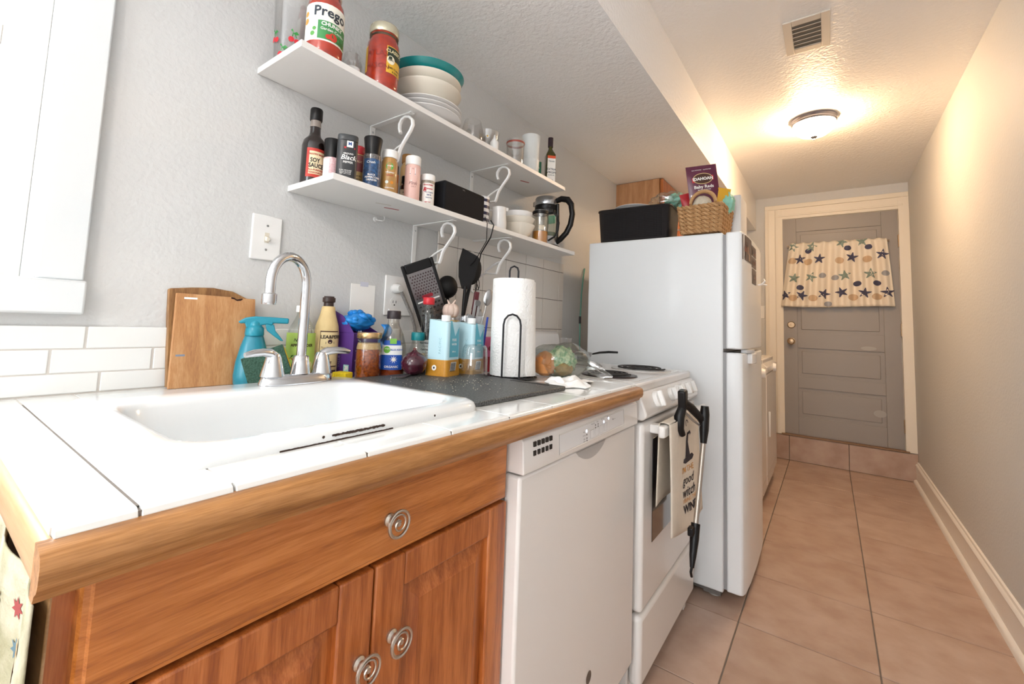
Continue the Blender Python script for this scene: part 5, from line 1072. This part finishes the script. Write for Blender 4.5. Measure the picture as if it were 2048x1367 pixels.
single('grease_jar', B().lathe(cyl(.020, 0, .05), 18), mat('jar_brown', '#7a4a30', .3, coat=.4), 'small brown jar by the backguard next to the clear glass', 'jar', (.115, 1.868, .9065) if False else (.165, 1.795, .9065))
single('backguard_strip', B().tube([(.0755, 1.33, .955), (.0755, 1.42, .918)], .0035, 6), mat('grey_strip', '#8f8e8c', .4), 'thin grey utensil handle leaning on the stove backguard', 'utensil')
t = thing('appliance_cord', 'green cord hanging on the wall behind the stove', 'cord', (.0, 2.155, .0))
obj('wire', B().tube([(.012, .005, .35), (.012, .002, .80), (.016, -.012, 1.10), (.016, -.002, 1.25), (.012, .022, 1.34), (.006, .05, 1.40)], .0042, 8), C_('#5f9c88', .5), t); obj('sleeve', B().tube([(.0157, -.012, 1.085), (.016, -.013, 1.125)], .0065, 8), BLK, t)
# ------------------------------------------------------------------ tea towel and grabber on the oven handle
TW0, TW1 = 1.285, 1.625
COT = mat('towel_cotton', '#e6dccd', .95, bump=(420, .5, .002), var=(30, .12))
def tw(u, v, o=0.):                        # u across, v down the front
    y = TW0 + (TW1-TW0)*u + .050*v*u + .012*v*(1-u)
    x = .7465 + .004*math.sin(9*u+2*v) + .018*v*u + .010*v*math.sin(5*u)*.6 + o
    z = .789 - (.325 + .028*u + .016*math.sin(3.1*u))*v
    return Vector((x, y, z))
t = thing('tea_towel', 'cream tea towel with witch hat print hung on oven handle', 'towel', (0, 0, 0))
b = B().grid(lambda u, v: tw(u, v), 20, 24)
def over(u, v):
    a = PI*(v); return Vector((.7315+.015*math.cos(a) if v < 1 else .7165, TW0+(TW1-TW0)*u, .789+.004*math.sin(a)))
b.grid(lambda u, v: over(u, v), 20, 6).grid(lambda u, v: (.7160-.004*math.sin(7*u)*v, TW0-.022*v*(1-u)+(TW1-TW0)*u, .789-.235*v), 20, 12)
o = obj('cloth', b, COT, t, sm=60)
o.modifiers.new('thickness', 'SOLIDIFY').thickness = .0012
H, Wd = .345, TW1-TW0
def tp(b, name, m): obj(name, b.mapf(lambda p: tw(.47+p.x*1.30/Wd, .155-(p.y+.05)*1.0/H, .0024)), m, t, sm=0)
DI = C_('#2e2a33', .8); ORG = C_('#d9a05a', .8)
tp(B().poly([(-.012, -.126), (.05, -.118), (.062, -.128), (.05, -.137), (0, -.142), (-.018, -.136)]).poly([(.004, -.124), (.036, -.122), (.028, -.08), (.036, -.052), (.026, -.050), (.016, -.075)]).poly([(.026, -.052), (.046, -.046), (.052, -.056), (.044, -.062), (.050, -.052), (.038, -.058)]), 'hat_print', DI)
tp(B().text("I'M THE", .026, .012, -.160, .01), 'lettering', ORG); tp(B().text('good', .038, .010, -.192, .01, .3), 'lettering', DI); tp(B().text('witch', .042, .010, -.228, .012, .3), 'lettering', DI)
tp(B().text('I BRING THE', .017, .012, -.252, .01), 'lettering', ORG); tp(B().text('WINE', .034, .012, -.278, .04), 'lettering', DI); tp(B().tube([(.030+.008*math.cos(a), -.022+.010*math.sin(a), 0) for a in [i*.45 for i in range(10)]], .002, 5), 'swirl_print', DI)
t = thing('reacher_grabber', 'black and silver reacher grabber hooked over the oven handle', 'grabber', (.785, 1.46, .60))
def Gp(x, y, z): return (x-.785, y-1.46, z-.60)
ALU = mat('aluminium_tube', '#b5aca3', .35, metal=.8)
obj('jaw_head', B().box(-.010, .014, -.017, .017, .0, .058).rot('x', 8).move(*Gp(.756, 1.395, .825)), BLK, t, bev=.005); obj('jaw_arm', B().tube([Gp(.757, 1.392, .83), Gp(.752, 1.372, .80), Gp(.753, 1.372, .765), Gp(.760, 1.385, .745)], [.013, .016, .014, .009], 10), BLK, t)
obj('trigger_arm', B().tube([Gp(.757, 1.395, .845), Gp(.770, 1.435, .825), Gp(.790, 1.475, .790), Gp(.80, 1.490, .765)], [.013, .014, .012, .010], 10), BLK, t); obj('trigger_blade', B().tube([Gp(.76, 1.40, .815), Gp(.775, 1.44, .785), Gp(.79, 1.47, .765)], [.004, .004, .003], 8), STEEL, t)
obj('grip', B().tube([Gp(.800, 1.497, .825), Gp(.800, 1.495, .80), Gp(.800, 1.486, .75), Gp(.800, 1.478, .71)], [.016, .020, .019, .013], 12, flat=.75), BLK, t)
obj('tube', B().tube([Gp(.80, 1.478, .715), Gp(.80, 1.375, .485)], .0075, 12), ALU, t)
obj('tail_grip', B().tube([Gp(.80, 1.378, .495), Gp(.80, 1.362, .455), Gp(.80, 1.345, .415), Gp(.80, 1.335, .385)], [.013, .013, .010, .006], 10), BLK, t); obj('tail_hook', B().tube([Gp(.80, 1.335, .388), Gp(.80, 1.322, .378), Gp(.80, 1.332, .362)], .004, 8), BLK, t); obj('tail_tab', B().box(-.008, .008, -.012, .012, -.012, .012).move(*Gp(.795, 1.345, .482)), BLK, t, bev=.003)
# ------------------------------------------------------------------ patterned cloth hanging on the cabinet end
t = thing('dish_cloth', 'patterned cloth hanging at the end of the sink cabinet', 'cloth', (0, 0, 0))
def dc(u, v): return (.30+.356*u-.015*v*u, (.010-.011*abs(math.sin(8*u+1.5*v))-.002*v), .850-.42*v+.004*math.sin(6*u))
o = obj('cloth', B().grid(dc, 26, 26), mat('cloth_cream', '#d5cfbb', .95, var=(16, .8, '#8f8b66'), bump=(300, .4, .002)), t, sm=60); o.modifiers.new('thickness', 'SOLIDIFY').thickness = .0015
for k in range(16):
    u, v = RN.uniform(.55, .95), RN.uniform(.08, .6)
    obj('flower_print', B().star(0, 0, .010, .005, 7).mapf(lambda p: Vector(dc(u+p.x/.362, v-p.y/.42)) + Vector((.0, -.0022, 0))), C_(('#a04a48', '#5f7a86', '#b08a52')[k % 3], .9), t, sm=0)
obj('cloth_rail', B().tube([(.28, .0065, .8635), (.628, .0065, .8635)], .002, 8), PLAS, t)
# ------------------------------------------------------------------ on top of the fridge
ZF = 1.4895
t = thing('mesh_basket', 'black perforated plastic basket on top of the fridge', 'basket', (.372, 2.050, ZF), rad(3))
BM = mat('basket_black', '#120d11', .5, bump=(700, .9, .003))
ls = [(rrect(-.162, .162, -.092, .092, .03, 5), .0), (rrect(-.167, .167, -.097, .097, .03, 5), .004), (rrect(-.176, .176, -.106, .106, .033, 5), .150), (rrect(-.180, .180, -.110, .110, .036, 5), .154), (rrect(-.180, .180, -.110, .110, .036, 5), .160), (rrect(-.173, .173, -.103, .103, .032, 5), .160), (rrect(-.164, .164, -.094, .094, .03, 5), .008)]
b, n, L = loops(ls); b.f.append(list(range((L-1)*n, L*n))); b.f.append(list(range(n-1, -1, -1)))
obj('tub', b, BM, t, sm=45)
hb = B()
for k in range(40):
    for r in range(16):
        z = .016+.0082*r; f = z/.150; hb.box(-.137+.007*k-.0021, -.137+.007*k+.0021, -.0972-.009*f-.0005, -.0966-.009*f+.001, z-.0024, z+.0024)
obj('perforations', hb, mat('hole_dark', '#0b090b', .9), t, sm=0, kind='stuff')
obj('tray_foot', B().prism(rrect(-.15, .15, -.083, .083, .03, 4), 'z', -.0, .003), PLAS, t)
dish('dinner_plate', 'white plate lying in the black basket on the fridge', .35, 2.05, ZF+.163, [(0, 0), (.055, 0), (.07, .004), (.096, .016), (.095, .018), (.07, .0065), (0, .004)], WP, None)
# wicker basket woven from strands
t = thing('wicker_basket', 'tan woven wicker basket with arched handles on the fridge', 'basket', (.690, 2.025, ZF), rad(-2))
WK = [mat('wicker_a', '#c39a6c', .75, bump=(200, .6, .003)), mat('wicker_b', '#b08557', .75, bump=(200, .6, .003))]
obj('core', B().lathe([(0, .002), (1, .002), (1.18, .128), (1.14, .128), (.96, .008), (0, .008)], 4).mapf(lambda p: Matrix.Rotation(rad(45), 4, 'Z') @ p).mapf(lambda p: (p.x*.072*1.36, p.y*.085*1.36, p.z)), mat('wicker_dark', '#7d5833', .8), t, sm=0)
def ringpt(f, s, h):
    hx, hy = .073*(1+.18*f)+h, .086*(1+.18*f)+h
    per = [(-hx, -hy), (hx, -hy), (hx, hy), (-hx, hy)]; s = (s % 1)*4; i = int(s); a, c = per[i], per[(i+1) % 4]; q = s-i
    return (a[0]+(c[0]-a[0])*q, a[1]+(c[1]-a[1])*q)
NR = 7
for r in range(NR):
    f = (r+.5)/NR; z = .006+.122*f
    for ph in (0, 1):
        pth = []
        for k in range(96):
            s = k/96; wv = math.sin(2*PI*s*20+PI*ph+PI*r); q = ringpt(f, s, .004+.003*wv); pth.append((q[0], q[1], z+.0055*math.cos(2*PI*s*20+PI*ph+PI*r)))
        obj('strand', B().tube(pth, .0062, 6, True), WK[(r+ph) % 2], t)
for sg in (1,):
    a = [(.015-.05*math.cos(q)*1.0, -.104, .128+.052*math.sin(q)) for q in [PI*i/14 for i in range(15)]]
    for d in (0, .007): obj('handle', B().tube([(p[0]*(1+d*6), p[1]-d*.4, p[2]+d*.6) for p in a], .0058, 8), WK[0 if d else 1], t)
    a = [(-.015-.05*math.cos(q)*1.0, .104, .128+.052*math.sin(q)) for q in [PI*i/14 for i in range(15)]]
    obj('handle', B().tube(a, .0065, 8), WK[1], t)
def pouch(name, label, cat, loc, rz, w_, h, m, tilt, extra=()):
    t = thing(name, label, cat, loc, rz)
    def f(u, v, sgn): return Vector((sgn*.010*(max(0., math.sin(PI*u))**.6)*max(0., 1-abs(2*v-.8)**3)*(1 if .02 < v < .92 else 0), (u-.5)*w_, v*h))
    b = B().grid(lambda u, v: f(u, v, 1)+Vector((.0006, 0, 0)), 10, 12); b2 = B().grid(lambda u, v: f(u, v, -1), 10, 12); b2.f = [q[::-1] for q in b2.f]; b.join(b2)
    R_ = Matrix.Rotation(rad(tilt), 4, 'X')
    obj('pouch', b.xf(R_), m, t, sm=60)
    for nm, bb, mm, off in extra: obj(nm, bb.mapf(lambda p: R_ @ (f(.5+p.x/w_, p.y/h, 1)+Vector((.0012+off, 0, 0)))), mm, t, sm=0)
    return t
BUR = mat('burgundy_film', '#5e1c3c', .3, coat=.3)
pouch('potato_pouch', 'burgundy mashed potato pouch standing in the wicker basket', 'pouch', (.700, 1.985, ZF+.130), rad(-63), .130, .190, BUR, 7,
    (('badge_print', B().disc(0, .128, .042, 26, .026), C_('#d9c08a'), .0004), ('badge_print', B().disc(0, .128, .039, 26, .023), C_('#4a2a1c'), .0008), ('badge_print', B().poly([(-.046, .112), (.046, .118), (.046, .140), (-.046, .134)]), C_('#c42a34'), .0012),
     ('lettering', B().text('IDAHOAN', .0185, 0, .1265, .04), WINK, .0018), ('lettering', B().text('Baby Reds', .020, 0, .090, .02), WINK, .0008), ('lettering', B().text('MASHED POTATOES', .006, 0, .076, .01), WINK, .0008), ('lettering', B().text('REAL POTATOES  ·  GLUTEN FREE', .0055, 0, .170, .01), WINK, .0008)))
pouch('snack_pouch', 'red packet tucked beside the potato pouch in the basket', 'pouch', (.638, 1.995, ZF+.100), rad(-63), .06, .105, C_('#b3262e', .35), 14)
pouch('snack_pouch', 'yellow packet at the fridge front side of the basket', 'pouch', (.752, 2.01, ZF+.100), rad(-63), .055, .115, C_('#d9a62a', .4), -10)
MINT = mat('mint_fabric', '#8fcbb8', .55)
t = thing('produce_bag', 'mint bag in clear film sticking out towards the cabinet', 'bag', (.545, 2.10, ZF+.172), rad(10)); obj('mint_pack', blob(.050, .05, .036, 31, .3, 28, 16, 2.6).move(0, 0, .034), MINT, t, sm=60); obj('plastic_film', blob(.085, .06, .042, 33, .25, 30, 18, 2.4).move(-.035, 0, .036), glass('film3', '#f0f1ee', .2, .6, .15), t, sm=60)
t = thing('produce_bag', 'mint bag bulging over the front side of the wicker basket', 'bag', (.775, 2.04, ZF+.105), rad(10)); obj('mint_pack', blob(.030, .032, .046, 35, .3, 28, 16, 2.6).move(0, 0, .045), MINT, t, sm=60)
single('bread_loaf', blob(.042, .030, .045, 41, .08, 24, 14, 2).move(0, 0, .045), mat('bread_pale', '#d8cdb9', .8, var=(60, .4), bump=(90, .5, .004)), 'pale round loaf showing through the wicker handle', 'bread', (.69, 1.958, ZF+.085), 0, sm=60)
single('storage_box', B().prism(rrect(-.05, .05, -.09, .09, .008, 3), 'z', 0, .215), mat('box_white', '#dcdcdd', .4), 'tall white box standing behind the wicker basket', 'box', (.765, 2.245, ZF+.0002), 0, bev=.002)
# ------------------------------------------------------------------ curtain on the end door
t = thing('door_curtain', 'cream cafe curtain printed with starfish and shells on end door', 'curtain', (0, 0, 0))
obj('rod', B().tube([(.845, 4.512, 1.846), (1.535, 4.512, 1.846)], .007, 10), mat('rod_nickel', '#8f7f70', .3, metal=.8), t)
for x in (.85, 1.53): obj('rod_bracket', B().box(x-.006, x+.006, 4.512, 4.536, 1.836, 1.858), mat('rod_nickel', '#8f7f70', .3, metal=.8), t)
ph = [RN.uniform(0, 6) for _ in range(4)]
def cu(u, v, o=0.):                        # v: 0 top, 1 bottom
    x = .868+.65*u + (-.074*(1-u)+.040*u)*max(0., v)**.8
    pl_ = .020*math.sin(2*PI*9*u+ph[0]+.5*math.sin(7*u))+.007*math.sin(2*PI*4.3*u+ph[1])
    y = 4.506 - .008 + pl_*(.45+.55*min(1, v*2)) - .012*v + o
    z = 1.868-.555*v + .004*math.sin(2*PI*9*u)*(1 if v < .05 else 0) - .006*math.sin(5*u)*v
    if .015 < v < .075: y -= .006
    return Vector((x, y, z))
CUR = mat('curtain_cream', '#f0e6d6', .9, bump=(300, .3, .002))
o = obj('fabric', B().grid(lambda u, v: cu(u, v), 110, 30), CUR, t, sm=60)
o.modifiers.new('thickness', 'SOLIDIFY').thickness = .001
NAV = C_('#4f5069', .9); TGR = C_('#8a9c94', .9); TAN = C_('#d2b798', .9); GRY = C_('#a9aab0', .9)
prints = [(.34, .26, 's', NAV), (.66, .26, 's', NAV), (.14, .26, 's', NAV), (.94, .24, 's', NAV), (.40, .80, 's', NAV), (.56, .78, 's', NAV), (.19, .82, 's', NAV), (.76, .80, 's', NAV), (.03, .82, 's', NAV), (.95, .80, 's', NAV),
          (.10, .55, 's', TGR), (.27, .54, 's', TGR), (.59, .53, 's', TGR), (.82, .52, 's', TGR), (.05, .06, 's', TGR), (.25, .07, 's', TGR), (.56, .03, 's', TGR), (.76, .03, 's', TGR),
          (.06, .28, 'd', TAN), (.23, .30, 'd', TAN), (.54, .30, 'd', TAN), (.80, .30, 'd', TAN), (.11, .86, 'd', TAN), (.30, .86, 'd', TAN), (.66, .86, 'd', TAN), (.86, .86, 'd', TAN),
          (.38, .52, 'd', GRY), (.50, .56, 'd', GRY), (.95, .52, 'd', GRY), (.17, .70, 'd', NAV), (.70, .66, 'd', NAV), (.87, .66, 'd', NAV), (.22, .13, 'd', NAV), (.62, .12, 'd', NAV), (.82, .12, 'd', NAV), (.44, .95, 'd', GRY)]
for u, v, kk, m in prints:
    b = B()
    if kk == 's':
        R0 = .043; rot = RN.uniform(-.4, .4)
        for q in range(5):                 # five slim arms, subdivided along the arm so that they follow the pleats
            a = rot+2*PI*q/5; ca, sa = math.cos(a), math.sin(a)
            for s0, s1, w0, w1 in ((0, .35, .34, .24), (.35, .7, .24, .15), (.7, 1., .15, .05)):
                b.poly([(sa*R0*s+ca*R0*w_, ca*R0*s-sa*R0*w_) for s, w_ in ((s0, -w0), (s1, -w1), (s1, w1), (s0, w0))])
    else:
        rr = .026 if m is not TAN else .032
        b.grid(lambda q, r: (rr*r*math.cos(2*PI*q), rr*.85*r*math.sin(2*PI*q), 0), 16, 4, True)
    if not all(-.02 < u+p.x/.72 < 1.02 for p in b.v):
        b.mapf(lambda p: (max(-u*.72, min((1-u)*.72, p.x)), p.y, 0))
    b.mapf(lambda p: (p.x, max(-(1-v)*.555, min(v*.555, p.y)), 0))
    obj('starfish_print' if kk == 's' else 'shell_print', b.mapf(lambda p: cu(u+p.x/.72, v-p.y/.555, -.0042)), m, t, sm=0)
